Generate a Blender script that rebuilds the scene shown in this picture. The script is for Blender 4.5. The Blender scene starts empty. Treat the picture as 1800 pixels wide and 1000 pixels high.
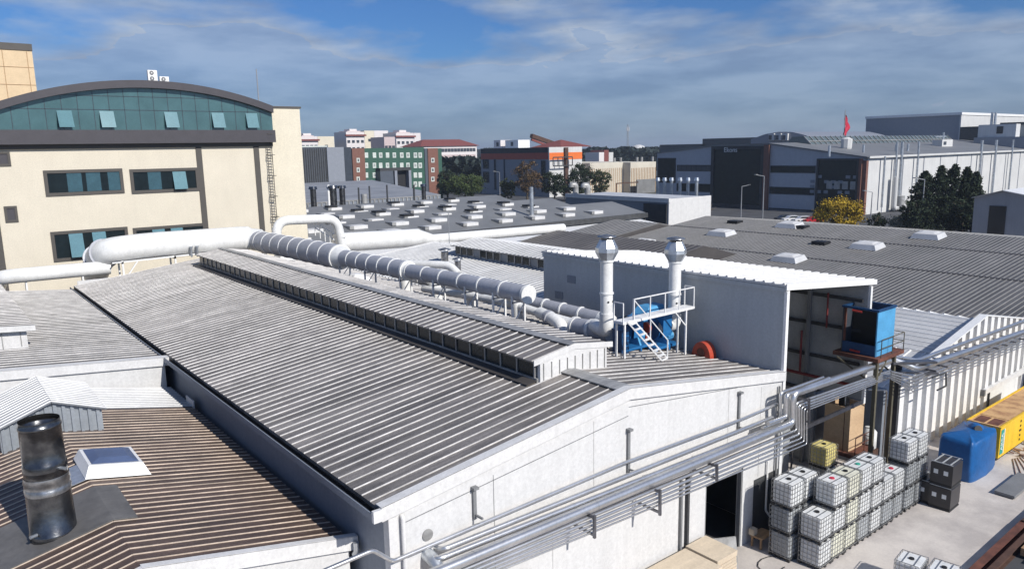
import bpy, math, random
from math import radians as R, sin, cos, pi, hypot
from mathutils import Vector
random.seed(7)
S = bpy.context.scene
COL = S.collection

# ------------------------------------------------------------------ camera
F, W, H = 1316.0, 1800.0, 1000.0
YAW, PITCH, ROLL = R(38.6), R(10.2), R(-1.1)
EYE = Vector((0, 0, 17.7))
fw = Vector((sin(YAW)*cos(PITCH), cos(YAW)*cos(PITCH), -sin(PITCH)))
rt = fw.cross(Vector((0, 0, 1))).normalized(); up = rt.cross(fw)
c_, s_ = cos(ROLL), sin(ROLL)
rt, up = c_*rt + s_*up, -s_*rt + c_*up
from mathutils import Matrix
cd = bpy.data.cameras.new("camera"); cam = bpy.data.objects.new("camera", cd); COL.objects.link(cam)
cam.matrix_world = Matrix(((rt.x, up.x, -fw.x, EYE.x), (rt.y, up.y, -fw.y, EYE.y), (rt.z, up.z, -fw.z, EYE.z), (0, 0, 0, 1)))
cd.sensor_width = 36; cd.lens = 36*F/W; cd.clip_start = 0.5; cd.clip_end = 9000
S.camera = cam

# survey helpers: read the photograph's bearings against known planes of the site
def ray(px, py): return rt*((px-W/2)/F) - up*((py-H/2)/F) + fw
def atz(px, py, z=0): d = ray(px, py); return EYE + d*((z-EYE.z)/d.z)
def aty(px, py, y): d = ray(px, py); return EYE + d*(y/d.y)
def atx(px, py, x): d = ray(px, py); return EYE + d*(x/d.x)
def ztop(px, py, x, y):
    d = ray(px, py); return EYE.z + d.z*hypot(x, y)/hypot(d.x, d.y)

# ------------------------------------------------------------------ world, sun, exposure
SUN_EL = R(36); sun_dir = Vector((-0.12, 1.0, 0)).normalized()*cos(SUN_EL) + Vector((0, 0, -sin(SUN_EL)))
w = bpy.data.worlds.new("World"); S.world = w; w.use_nodes = True
nt = w.node_tree; N = nt.nodes; L = nt.links; N.clear()
def nd(t, **k):
    n = N.new(t)
    for a, b in k.items(): setattr(n, a, b)
    return n
out = nd('ShaderNodeOutputWorld'); bg = nd('ShaderNodeBackground'); bg.inputs[1].default_value = 1.0
sky = nd('ShaderNodeTexSky', sky_type='NISHITA'); sky.sun_disc = False; sky.sun_elevation = SUN_EL
sky.sun_rotation = math.atan2(-sun_dir.x, -sun_dir.y); sky.air_density = 1.0; sky.dust_density = 0.6; sky.ozone_density = 2.5
sc = nd('ShaderNodeVectorMath', operation='SCALE'); sc.inputs['Scale'].default_value = 0.085
L.new(sky.outputs[0], sc.inputs[0])
tint = nd('ShaderNodeMix', data_type='RGBA', blend_type='MULTIPLY'); tint.inputs[0].default_value = 1
tint.inputs[7].default_value = (0.36, 0.62, 1.02, 1)
L.new(sc.outputs[0], tint.inputs[6])
tc = nd('ShaderNodeTexCoord'); mp = nd('ShaderNodeMapping'); mp.inputs['Scale'].default_value = (1, 1, 3.3)
mp.inputs['Rotation'].default_value = (0, 0, 0.3)
L.new(tc.outputs['Generated'], mp.inputs[0])
sepd = nd('ShaderNodeSeparateXYZ'); L.new(tc.outputs['Generated'], sepd.inputs[0])
def ramp(src, pts):
    r = nd('ShaderNodeValToRGB'); e = r.color_ramp.elements
    e[0].position, e[0].color = pts[0][0], pts[0][1]; e[1].position, e[1].color = pts[-1][0], pts[-1][1]
    for p, c in pts[1:-1]:
        q = e.new(p); q.color = c
    L.new(src, r.inputs[0]); return r
g = lambda v: (v, v, v, 1)
n1 = nd('ShaderNodeTexNoise'); n1.inputs['Scale'].default_value = 3.4; n1.inputs['Detail'].default_value = 9; n1.inputs['Roughness'].default_value = .52; n1.inputs['Distortion'].default_value = .15
L.new(mp.outputs[0], n1.inputs['Vector'])
# cloud cover thins with height above the horizon
hr = ramp(sepd.outputs['Z'], [(0.0, g(1)), (0.07, g(.86)), (.105, g(.62)), (.13, g(.36)), (0.16, g(.14)), (0.6, g(0.25))])
ct = nd('ShaderNodeMath', operation='MULTIPLY_ADD'); ct.inputs[1].default_value = 2.1; ct.inputs[2].default_value = -.55; L.new(n1.outputs[0], ct.inputs[0])
cov = nd('ShaderNodeMath', operation='ADD'); L.new(ct.outputs[0], cov.inputs[0]); L.new(hr.outputs[0], cov.inputs[1])
cm = ramp(cov.outputs[0], [(0.78, g(0)), (1.05, g(.62)), (1.5, g(.9))])
cm.color_ramp.elements[0].position = .70
n2 = nd('ShaderNodeTexNoise'); n2.inputs['Scale'].default_value = 7.0; n2.inputs['Detail'].default_value = 7; n2.inputs['Roughness'].default_value = .55
mp2 = nd('ShaderNodeMapping'); mp2.inputs['Scale'].default_value = (1, 1, 4.5); mp2.inputs['Location'].default_value = (3.1, 1.7, .4)
L.new(tc.outputs['Generated'], mp2.inputs[0]); L.new(mp2.outputs[0], n2.inputs['Vector'])
cc = ramp(n2.outputs[0], [(0.36, (0.215, 0.27, 0.385, 1)), (0.47, (0.27, 0.335, 0.455, 1)), (0.62, (0.37, 0.44, 0.555, 1))])
low = ramp(sepd.outputs['Z'], [(0.0, (.94, .95, .95, 1)), (0.045, (.92, .93, .95, 1)), (0.10, (1.08, 1.08, 1.08, 1)), (.14, (1.22, 1.18, 1.12, 1)), (.5, g(1.2))])
cl = nd('ShaderNodeMix', data_type='RGBA', blend_type='MULTIPLY'); cl.inputs[0].default_value = 1
L.new(cc.outputs[0], cl.inputs[6]); L.new(low.outputs[0], cl.inputs[7])
mx = nd('ShaderNodeMix', data_type='RGBA'); L.new(cm.outputs[0], mx.inputs[0]); L.new(tint.outputs[2], mx.inputs[6]); L.new(cl.outputs[2], mx.inputs[7])
L.new(mx.outputs[2], bg.inputs[0]); L.new(bg.outputs[0], out.inputs[0])
sl = bpy.data.lights.new("sun", 'SUN'); sl.energy = 4.9; sl.angle = R(0.5); sl.color = (1.0, 0.955, 0.89)
so = bpy.data.objects.new("sun", sl); COL.objects.link(so); so.rotation_euler = sun_dir.to_track_quat('-Z', 'Y').to_euler()
S.view_settings.view_transform = 'Standard'; S.view_settings.look = 'None'; S.view_settings.exposure = 0.06

# ------------------------------------------------------------------ materials
MATS = {}
def mat(name, col=None, rough=.6, metal=0, var=.15, vs=1.2, stretch=(1, 1, 1), bump=0, col2=None, spec=None, detail=6, thr=(.35, .7), trans=0, bs=None, streak=0, sdir='z', sheets=0, fine=.12):
    m = bpy.data.materials.new(name); m.use_nodes = True
    t = m.node_tree; b = t.nodes['Principled BSDF']; l = t.links
    b.inputs['Roughness'].default_value = rough; b.inputs['Metallic'].default_value = metal
    if spec is not None: b.inputs['Specular IOR Level'].default_value = spec
    if trans: b.inputs['Transmission Weight'].default_value = trans
    ge = t.nodes.new('ShaderNodeNewGeometry'); ma = t.nodes.new('ShaderNodeMapping'); ma.inputs['Scale'].default_value = stretch
    l.new(ge.outputs['Position'], ma.inputs[0])
    no = t.nodes.new('ShaderNodeTexNoise'); no.inputs['Scale'].default_value = vs; no.inputs['Detail'].default_value = detail; no.inputs['Roughness'].default_value = .62
    l.new(ma.outputs[0], no.inputs['Vector'])
    rp = t.nodes.new('ShaderNodeValToRGB'); e = rp.color_ramp.elements
    e[0].position, e[1].position = thr
    c2 = col2 or tuple(x*(1-var) for x in col)
    e[0].color = (*col, 1); e[1].color = (*c2, 1) if col2 else (*[min(1, x*(1+var*.4)) for x in col], 1)
    if not col2: e[0].color = (*c2, 1)
    l.new(no.outputs[0], rp.inputs[0]); cur = rp.outputs[0]
    def mul(cur, sock, lo, hi, a0=.3, a1=.7):
        r_ = t.nodes.new('ShaderNodeMapRange'); r_.inputs['From Min'].default_value = a0; r_.inputs['From Max'].default_value = a1
        r_.inputs['To Min'].default_value = lo; r_.inputs['To Max'].default_value = hi; l.new(sock, r_.inputs[0])
        v = t.nodes.new('ShaderNodeVectorMath'); v.operation = 'SCALE'; l.new(cur, v.inputs[0]); l.new(r_.outputs[0], v.inputs['Scale']); return v.outputs[0]
    def noise(sx, sc_, de=5, ro=.6):
        m_ = t.nodes.new('ShaderNodeMapping'); m_.inputs['Scale'].default_value = sx; l.new(ge.outputs['Position'], m_.inputs[0])
        q = t.nodes.new('ShaderNodeTexNoise'); q.inputs['Scale'].default_value = sc_; q.inputs['Detail'].default_value = de; q.inputs['Roughness'].default_value = ro; l.new(m_.outputs[0], q.inputs['Vector']); return q.outputs[0]
    if fine: cur = mul(cur, noise((1, 1, 1), 9, 4, .7), 1-fine, 1+fine*.6)
    if streak: cur = mul(cur, noise({'z': (2.2, 2.2, .12), 'x': (.10, 3.0, 1)}[sdir], 1.6, 6), 1-streak, 1+streak*.25, .35, .62)
    if sheets:
        sp_ = t.nodes.new('ShaderNodeSeparateXYZ'); l.new(ge.outputs['Position'], sp_.inputs[0])
        dv = t.nodes.new('ShaderNodeMath'); dv.operation = 'DIVIDE'; dv.inputs[1].default_value = sheets; l.new(sp_.outputs['Y'], dv.inputs[0])
        fl_ = t.nodes.new('ShaderNodeMath'); fl_.operation = 'FLOOR'; l.new(dv.outputs[0], fl_.inputs[0])
        xd_ = t.nodes.new('ShaderNodeMath'); xd_.operation = 'DIVIDE'; xd_.inputs[1].default_value = 5.1; l.new(sp_.outputs['X'], xd_.inputs[0])
        fx2 = t.nodes.new('ShaderNodeMath'); fx2.operation = 'FLOOR'; l.new(xd_.outputs[0], fx2.inputs[0])
        cb_ = t.nodes.new('ShaderNodeCombineXYZ'); l.new(fl_.outputs[0], cb_.inputs[0]); l.new(fx2.outputs[0], cb_.inputs[1])
        wn = t.nodes.new('ShaderNodeTexWhiteNoise'); l.new(cb_.outputs[0], wn.inputs['Vector']); cur = mul(cur, wn.outputs['Value'], .84, 1.12, 0, 1)
    l.new(cur, b.inputs['Base Color'])
    if bump:
        nb = t.nodes.new('ShaderNodeTexNoise'); nb.inputs['Scale'].default_value = bs or vs*6; nb.inputs['Detail'].default_value = 4
        l.new(ma.outputs[0], nb.inputs['Vector'])
        bp = t.nodes.new('ShaderNodeBump'); bp.inputs['Strength'].default_value = bump; bp.inputs['Distance'].default_value = .05
        l.new(nb.outputs[0], bp.inputs['Height']); l.new(bp.outputs[0], b.inputs['Normal'])
    MATS[name] = m; return m
M = MATS
mat('concrete_yard', (.58, .535, .49), .9, col2=(.42, .385, .36), vs=.4, bump=.25, detail=9, thr=(.40, .62), fine=.08)
mat('earth', (.10, .10, .075), .95, var=.5, vs=.08)
mat('asphalt', (.07, .072, .078), .9, var=.3, vs=.3)
mat('roof_pan', (.285, .26, .24), .5, .1, streak=.3, sdir='x', sheets=1.04, fine=.22, col2=(.165, .15, .138), vs=.55, stretch=(.25, 1.6, 1), detail=10, thr=(.38, .60))
mat('roof_pan_worn', (.20, .19, .182), .5, .1, streak=.4, sdir='x', sheets=1.04, fine=.22, col2=(.085, .078, .074), vs=.35, stretch=(.2, 1.2, 1), detail=10, thr=(.40, .58))
mat('flash_grey', (.14, .135, .13), .6, var=.3, vs=1.5)
mat('roof_rib', (.66, .64, .62), .45, .1, streak=.25, sdir='x', var=.3, vs=1.4)
mat('roof_brown', (.13, .088, .07), .55, .05, col2=(.082, .056, .047), vs=.8, stretch=(.2, 1.5, 1), thr=(.35, .65), streak=.35, sdir='x', sheets=1.2, fine=.3)
mat('roof_brown_rib', (.60, .49, .39), .5, var=.3, vs=1.5, streak=.35, sdir='x')
mat('roof_dark', (.15, .143, .138), .55, .1, var=.3, vs=.35, stretch=(.25, 1, 1), streak=.25, sdir='x', sheets=1.6, fine=.2)
mat('roof_dark_rib', (.25, .245, .235), .5, var=.2)
mat('roof_darker', (.075, .068, .066), .6, var=.25, vs=.3)
mat('roof_lightgrey', (.42, .42, .41), .45, .2, col2=(.24, .235, .23), vs=.5, stretch=(.3, 1, 1), streak=.25, sdir='x')
mat('roof_pale', (.30, .315, .335), .4, .3, var=.25, vs=.6)
mat('galv_sheet', (.42, .46, .50), .4, .5, var=.2, vs=.8)
mat('roof_white', (.62, .62, .615), .4, .1, var=.18, vs=.5)
mat('roof_grey', (.19, .195, .20), .6, 0, var=.2, vs=.12)
mat('galv', (.60, .63, .66), .35, .75, var=.3, vs=1.2)
mat('galv_dark', (.19, .19, .19), .22, .9, col2=(.08, .08, .085), vs=2, bump=.08, thr=(.35, .65))
mat('galv_mid', (.48, .48, .48), .3, .85, col2=(.25, .25, .25), vs=4, bump=.15, bs=14, thr=(.35, .65))
mat('pipe_steel', (.66, .66, .66), .32, .88, var=.14, vs=.7)
mat('pipe_dark', (.22, .22, .24), .35, .85, var=.3, vs=2)
mat('white_wall', (.59, .588, .582), .7, col2=(.50, .498, .49), vs=.3, stretch=(1, 1, .6), thr=(.5, .82), detail=8, streak=.05)
mat('white_trim', (.66, .655, .645), .55, var=.1, streak=0.05)
mat('white_paint', (.80, .80, .79), .4, var=.08)
mat('duct_white', (.78, .78, .76), .42, var=.12, vs=.8, bump=.05, streak=0.07)
mat('duct_grey', (.42, .43, .47), .5, .1, var=.12, vs=1.0, bump=.1, streak=0.08)
mat('shade_wall', (.21, .235, .275), .6, var=.1, vs=.35, streak=0.05)  # blue-grey wall tone with the shade of the unlit sides put in
mat('box_wall', (.43, .46, .48), .55, var=.12, vs=.25, stretch=(1, 1, .4), streak=0.05)
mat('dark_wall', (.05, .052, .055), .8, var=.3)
mat('grey_wall', (.20, .205, .21), .75, var=.2, vs=.5)
mat('interior', (.42, .43, .43), .8, var=.35, vs=.4)
mat('black', (.012, .012, .013), .6, var=.2)
mat('glass_dark', (.010, .018, .022), .22, 0, var=.3, spec=.3)
mat('glass_teal', (.075, .155, .165), .12, .15, var=.18, vs=.6, spec=.9)
mat('glass_grey', (.12, .15, .155), .2, 0, var=.2)  # grey glass of the factory's roof strip
mat('glass_open', (.12, .24, .265), .15, .1, var=.1, spec=.9)
mat('glass_blue', (.04, .10, .13), .15, 0, var=.2, spec=.9)
mat('fascia', (.062, .058, .066), .5, .2, var=.1)
mat('cream', (.64, .585, .475), .8, var=.06, vs=.4, streak=0.02)
mat('cream_pale', (.68, .62, .49), .8, var=.06, vs=.4, streak=0.02)
mat('brown_trim', (.075, .068, .06), .6, var=.1)
mat('beige_panel', (.66, .50, .31), .7, var=.08)
mat('tote_white', (.76, .77, .76), .35, var=.12, vs=2, streak=0.08)
mat('tote_grey', (.40, .42, .43), .4, var=.2, vs=2)
mat('tote_yellow', (.80, .69, .27), .4, var=.2, vs=2)
mat('tote_cream', (.74, .73, .60), .4, var=.15, vs=2)
mat('tote_black', (.035, .033, .035), .4, var=.2)
mat('cage', (.42, .43, .44), .4, .8, var=.2)
mat('cage_dark', (.10, .10, .10), .5, .6, var=.2)
mat('pallet', (.045, .045, .045), .7, var=.3)
mat('red_dark', (.22, .03, .03), .6, var=.2)
mat('red', (.50, .05, .04), .5, var=.2)
mat('red_cap', (.55, .04, .08), .5, var=.1)
mat('green_cap', (.05, .38, .28), .5, var=.1)
mat('orange_red', (.42, .06, .03), .45, var=.15)
mat('blue_steel', (.025, .17, .42), .35, .1, var=.2, vs=1.5, bump=.1)
mat('blue_navy', (.012, .06, .16), .45, .1, var=.2)
mat('blue_light', (.09, .34, .60), .45, var=.15, vs=1.5)
mat('blue_tarp', (.006, .10, .31), .45, var=.2, vs=2, bump=.35, bs=4)
mat('yellow', (.80, .50, .018), .45, var=.1, vs=1, streak=.12)
mat('yellow_top', (.58, .36, .17), .7, col2=(.33, .17, .08), vs=1.1, thr=(.45, .65))
mat('teal', (.02, .30, .25), .5, var=.1)
mat('plywood', (.58, .41, .25), .7, col2=(.47, .32, .19), vs=1.5, stretch=(.4, 1, 1), thr=(.35, .7))
mat('plywood_pale', (.62, .52, .39), .75, var=.14, vs=1.4, stretch=(.3, 2, 1))
mat('timber', (.42, .26, .14), .8, var=.35, vs=2.5, stretch=(.2, 2, 2))
mat('rust', (.15, .055, .035), .8, var=.45, vs=2.2)
mat('rust_dark', (.09, .045, .03), .8, var=.4)
mat('post_brown', (.10, .09, .06), .7, var=.3)
mat('bark', (.10, .075, .05), .9, var=.3, vs=3)
mat('bark_pale', (.26, .22, .18), .9, var=.3, vs=3)
mat('orange', (.75, .17, .03), .6, var=.1)
mat('brown_clad', (.19, .085, .06), .6, var=.12)
mat('green_clad', (.035, .10, .07), .5, var=.12)
mat('blue_clad', (.085, .10, .125), .5, .1, var=.12)
mat('grey_clad', (.25, .27, .31), .5, .1, var=.08)
mat('win_white', (.62, .66, .62), .5, var=.2, vs=.3)
mat('win_dark', (.05, .06, .075), .3, var=.2)
mat('apt_white', (.68, .64, .63), .8, var=.06)
mat('apt_pink', (.55, .45, .44), .8, var=.1)
mat('roof_tile', (.20, .055, .045), .8, var=.15)
mat('beige_wall', (.60, .56, .47), .8, var=.1, vs=.2)
mat('factory_white', (.60, .60, .59), .6, var=.08, vs=.3, streak=0.08)
mat('factory_grey', (.42, .44, .48), .5, .1, var=.08)
mat('sky_glass', (.085, .12, .22), .5, var=.15)  # rooflight glass, blue of the reflected sky put into its base colour
mat('car_white', (.75, .75, .76), .25, var=.02)
mat('car_red', (.45, .02, .03), .25, var=.02)
mat('car_dark', (.03, .035, .045), .25, var=.02)
mat('flag_red', (.45, .01, .04), .7, var=.15)
mat('paint_lamp', (.40, .41, .42), .4, .5, var=.1)
def leaf(name, col, v=.5):
    m = mat(name, col, .7, var=v, vs=1.1)
    m.node_tree.nodes['Principled BSDF'].inputs['Specular IOR Level'].default_value = .13
    return m
leaf('leaf_green', (.075, .105, .035)); leaf('leaf_dark', (.036, .052, .028)); leaf('leaf_olive', (.085, .10, .045))
leaf('leaf_yellow', (.42, .29, .03), .4); leaf('leaf_brown', (.13, .085, .045)); leaf('leaf_far', (.045, .062, .058), .3)
leaf('leaf_haze', (.075, .095, .10), .2); leaf('leaf_pale', (.28, .29, .22), .4)

# ------------------------------------------------------------------ mesh builder
class MB:
    def __init__(s): s.v = []; s.f = []; s.m = []; s.mats = []; s.sm = []
    def mi(s, m):
        if m not in s.mats: s.mats.append(m)
        return s.mats.index(m)
    def add(s, vs, fs, m, smooth=False):
        k = len(s.v); s.v += [tuple(x) for x in vs]; i = s.mi(m)
        for f in fs: s.f.append([k+a for a in f]); s.m.append(i); s.sm.append(smooth)
        return s
    def box(s, x0, x1, y0, y1, z0, z1, m):
        x0, x1 = sorted((x0, x1)); y0, y1 = sorted((y0, y1)); z0, z1 = sorted((z0, z1))
        vs = [(x0, y0, z0), (x1, y0, z0), (x1, y1, z0), (x0, y1, z0), (x0, y0, z1), (x1, y0, z1), (x1, y1, z1), (x0, y1, z1)]
        return s.add(vs, [(3, 2, 1, 0), (4, 5, 6, 7), (0, 1, 5, 4), (1, 2, 6, 5), (2, 3, 7, 6), (3, 0, 4, 7)], m)
    def slab(s, quad, t, m):
        q = [Vector(a) for a in quad]; n = (q[1]-q[0]).cross(q[-1]-q[0]).normalized()
        if n.z < 0: n = -n
        k = len(q); vs = q + [a-n*t for a in q]
        fs = [tuple(range(k)), tuple(range(2*k-1, k-1, -1))] + [(i, i+k, (i+1) % k+k, (i+1) % k) for i in range(k)]
        return s.add(vs, fs, m)
    def prism(s, pts, axis, a0, a1, m):
        # pts: (u, z) outline; axis 'y' -> u is x extruded along y, axis 'x' -> u is y
        vs = []
        for a in (a0, a1):
            for u, z in pts: vs.append((u, a, z) if axis == 'y' else (a, u, z))
        k = len(pts)
        return s.add(vs, [tuple(range(k)), tuple(range(2*k-1, k-1, -1))] + [(i, i+k, (i+1) % k+k, (i+1) % k) for i in range(k)], m)
    def bar(s, a, b, w, m, h=None):
        a, b = Vector(a), Vector(b); d = (b-a).normalized(); h = h or w
        u = d.cross(Vector((0, 0, 1)))
        u = Vector((1, 0, 0)) if u.length < .01 else u.normalized()
        n = u.cross(d); vs = []
        for p in (a, b):
            for i, j in ((-1, -1), (1, -1), (1, 1), (-1, 1)): vs.append(p+u*(i*w/2)+n*(j*h/2))
        return s.add(vs, [(0, 1, 2, 3), (7, 6, 5, 4), (0, 4, 5, 1), (1, 5, 6, 2), (2, 6, 7, 3), (3, 7, 4, 0)], m)
    def tube(s, path, r, m, n=12, caps=True, smooth=True):
        P = [Vector(p) for p in path]; rs = r if isinstance(r, (list, tuple)) else [r]*len(P)
        vs = []; prev = None
        for i, p in enumerate(P):
            if i == 0: d = P[1]-P[0]
            elif i == len(P)-1: d = P[-1]-P[-2]
            else: d = (P[i+1]-P[i]).normalized()+(P[i]-P[i-1]).normalized()
            d.normalize()
            if prev is None:
                u = d.cross(Vector((0, 0, 1)))
                if u.length < .05: u = d.cross(Vector((0, 1, 0)))
            else: u = prev - d*prev.dot(d)
            u.normalize(); prev = u; w_ = d.cross(u)
            for k in range(n):
                a = 2*pi*k/n; vs.append(p+u*(cos(a)*rs[i])+w_*(sin(a)*rs[i]))
        fs = [(i*n+k, i*n+(k+1) % n, (i+1)*n+(k+1) % n, (i+1)*n+k) for i in range(len(P)-1) for k in range(n)]
        s.add(vs, fs, m, smooth)
        if caps:
            s.add(vs[:n], [tuple(range(n-1, -1, -1))], m); s.add(vs[-n:], [tuple(range(n))], m)
        return s
    def build(s, name, parent=None):
        o = Vector(parent.location) if parent is not None and parent.type == 'EMPTY' else Vector((0, 0, 0))
        q = parent
        while q is not None and q.type != 'EMPTY': q = q.parent
        if q is not None: o = Vector(q.location)
        me = bpy.data.meshes.new(name); me.from_pydata([tuple(Vector(v)-o) for v in s.v], [], s.f)
        for m in s.mats: me.materials.append(MATS[m] if isinstance(m, str) else m)
        me.polygons.foreach_set('material_index', s.m); me.polygons.foreach_set('use_smooth', s.sm); me.update()
        ob = bpy.data.objects.new(name, me); COL.objects.link(ob)
        if parent is not None: ob.parent = parent
        return ob
def tag(o, label=None, cat=None, group=None, kind=None):
    if label: o['label'] = label
    if cat: o['category'] = cat
    if group: o['group'] = group
    if kind: o['kind'] = kind
    return o
def thing(name, label, cat, loc=(0, 0, 0), group=None):
    o = bpy.data.objects.new(name, None); COL.objects.link(o); o.location = loc; o.empty_display_size = .5
    return tag(o, label, cat, group)
def dup(root, loc, label=None, rotz=0):
    def cp(o, par):
        c = o.copy(); COL.objects.link(c)
        if par is not None: c.parent = par
        for ch in o.children: cp(ch, c)
        return c
    c = cp(root, None); c.location = loc; c.rotation_euler = (0, 0, rotz)
    if label: c['label'] = label
    return c
def bend(path, r, n=5):
    """round the corners of a polyline"""
    P = [Vector(p) for p in path]; o = [P[0]]
    for i in range(1, len(P)-1):
        a, b, c = P[i-1], P[i], P[i+1]
        rr = min(r, (a-b).length*.49, (c-b).length*.49)
        p0 = b+(a-b).normalized()*rr; p1 = b+(c-b).normalized()*rr
        for k in range(n+1):
            t = k/n; o.append(p0*(1-t)**2+b*2*t*(1-t)+p1*t*t)
    o.append(P[-1]); return o

def rib_roof(parent, name, e0, r0, r1, e1, sp, pan, rib, rw=.06, rh=.06, t=.14, seams=()):
    """sheet roof plane; e0,r0 = near eave and ridge, e1,r1 = far eave and ridge; ribs run eave to ridge"""
    e0, r0, r1, e1 = map(Vector, (e0, r0, r1, e1)); b = MB(); b.slab((e0, r0, r1, e1), t, pan)
    n = (r0-e0).cross(e1-e0).normalized()
    if n.z < 0: n = -n
    Ln = (e1-e0).length; k = int(Ln/sp)
    al = (e1-e0).normalized()
    for i in range(k+1):
        t_ = (i*sp+sp*.3)/Ln
        if t_ > 1: break
        p = e0.lerp(e1, t_); q = r0.lerp(r1, t_); a = al*(rw/2); c = al*(rw*.28)
        vs = [p-a, p+a, p+c+n*rh, p-c+n*rh, q-a, q+a, q+c+n*rh, q-c+n*rh]
        b.add(vs, [(0, 1, 2, 3), (4, 7, 6, 5), (0, 3, 7, 4), (3, 2, 6, 7), (2, 1, 5, 6)], rib)
    for s_f in seams:
        p = e0.lerp(r0, s_f); q = e1.lerp(r1, s_f); d = (r0-e0).normalized()*.14
        b.add([p-d+n*(rh+.005), p+d+n*(rh+.005), q+d+n*(rh+.005), q-d+n*(rh+.005)], [(0, 1, 2, 3)], 'roof_darker')
    return b.build(name, parent)

def window(parent, face, pos, u0, u1, z0, z1, fr='brown_trim', pane='glass_dark', fw_=.12, nm=0, name='window', proud=.07):
    """window on a wall facing -y (face 'y', pos = y of wall) or -x (face 'x')"""
    b = MB()
    def bx(bb, a0, a1, c0, c1, d0, d1, m):
        if face == 'y': bb.box(a0, a1, pos-d1, pos-d0, c0, c1, m)
        else: bb.box(pos-d1, pos-d0, a0, a1, c0, c1, m)
    bx(b, u0, u1, z1-fw_, z1, .0, proud, fr); bx(b, u0, u1, z0, z0+fw_, .0, proud, fr)
    bx(b, u0, u0+fw_, z0+fw_, z1-fw_, .0, proud, fr); bx(b, u1-fw_, u1, z0+fw_, z1-fw_, .0, proud, fr)
    for i in range(nm):
        u = u0+(u1-u0)*(i+1)/(nm+1); bx(b, u-fw_*.25, u+fw_*.25, z0+fw_, z1-fw_, .0, proud*.8, fr)
    o = b.build(name, parent)
    p = MB(); bx(p, u0+fw_, u1-fw_, z0+fw_, z1-fw_, .0, .02, pane); p.build('pane', o)
    return o

# ================================================================== GROUND
b = MB(); b.box(-3500, 4500, -2500, 6500, -1.0, -.02, 'earth'); tag(b.build('ground'), kind='structure')
b = MB(); b.add([(-60, -60, 0), (150, -60, 0), (150, 75, 0), (-60, 75, 0)], [(0, 1, 2, 3)], 'concrete_yard'); tag(b.build('yard'), kind='structure')
b = MB(); b.add([(120, 76, .004), (260, -40, .004), (200, 300, .004), (110, 330, .004)], [(0, 1, 2, 3)], 'asphalt'); tag(b.build('road'), kind='structure')

# ================================================================== MAIN HALL
XL, XR, Y0, Y1, XM = 9.6, 29.95, 17.95, 67.7, 19.7
ZL, ZM, ZR = 7.72, 8.96, 7.47
hall = thing('factory_hall', 'large white hall with a grey ribbed roof and long raised roof vent, in the foreground', 'factory hall', (19.7, 40, 0))
# front gable wall with door opening (X 24.6..27.1) and right bay
DX0, DX1, DZ = 24.5, 27.15, 3.75
t = .3
b = MB()
def zroof(x): return (ZL+(ZM-ZL)*(x-XL)/(XM-XL) if x < XM else ZM+(ZR-ZM)*(x-XM)/(XR-XM)) - .16
b.prism([(XL, 0), (DX0, 0), (DX0, zroof(DX0)), (XM, zroof(XM)), (XL, zroof(XL))], 'y', Y0, Y0+t, 'white_wall')
b.prism([(DX0, DZ), (DX1, DZ), (DX1, zroof(DX1)), (DX0, zroof(DX0))], 'y', Y0, Y0+t, 'white_wall')
b.prism([(DX1, 0), (XR-.02, 0), (XR-.02, zroof(XR)), (DX1, zroof(DX1))], 'y', Y0, Y0+t, 'white_wall')
b.build('gable_wall', hall)
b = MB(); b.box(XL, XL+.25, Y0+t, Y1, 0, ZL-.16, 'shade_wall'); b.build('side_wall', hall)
b = MB(); b.box(XR-.25, XR, Y0+t, Y1, 0, ZR-.17, 'white_wall'); b.build('side_wall', hall)
b = MB(); b.prism([(XL, 0), (XR, 0), (XR, zroof(XR)), (XM, zroof(XM)), (XL, zroof(XL))], 'y', Y1-.3, Y1, 'white_wall'); b.build('end_wall', hall)
rib_roof(hall, 'roof_slope', (XL-.22, Y0-.05, ZL-.03), (XM, Y0-.05, ZM), (XM, Y1, ZM), (XL-.22, Y1, ZL-.03), .52, 'roof_pan', 'roof_rib', .036, .036)
rib_roof(hall, 'roof_slope', (XR+.04, Y0-.05, ZR), (XM, Y0-.05, ZM), (XM, Y1, ZM), (XR+.04, Y1, ZR), .52, 'roof_pan', 'roof_rib', .036, .036)
b = MB(); b.slab([(XM-.38, Y0-.06, ZM+.045), (XM, Y0-.06, ZM+.10), (XM, Y1, ZM+.10), (XM-.38, Y1, ZM+.045)], .05, 'roof_lightgrey')
b.slab([(XM, Y0-.06, ZM+.10), (XM+.38, Y0-.06, ZM+.045), (XM+.38, Y1, ZM+.045), (XM, Y1, ZM+.10)], .05, 'roof_lightgrey'); b.build('ridge_cap', hall)
# raking white trim on the gable
b = MB()
def rake(b, x0, z0, x1, z1, y0, y1, hh, up_, m): b.prism([(x0, z0-hh), (x1, z1-hh), (x1, z1+up_), (x0, z0+up_)], 'y', y0, y1, m)
rake(b, XL-.25, ZL-.03, XM, ZM, Y0-.12, Y0-.003, .34, .10, 'white_trim'); rake(b, XM, ZM, XR+.12, ZR, Y0-.12, Y0-.003, .34, .10, 'white_trim')
b.slab([(XL-.25, Y0-.12, ZL+.075), (XM, Y0-.12, ZM+.105), (XM, Y0+.22, ZM+.105), (XL-.25, Y0+.22, ZL+.075)], .02, 'white_trim')
b.slab([(XM, Y0-.12, ZM+.105), (XR+.12, Y0-.12, ZR+.105), (XR+.12, Y0+.22, ZR+.105), (XM, Y0+.22, ZM+.105)], .02, 'white_trim')
b.build('rake_trim', hall)
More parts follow.
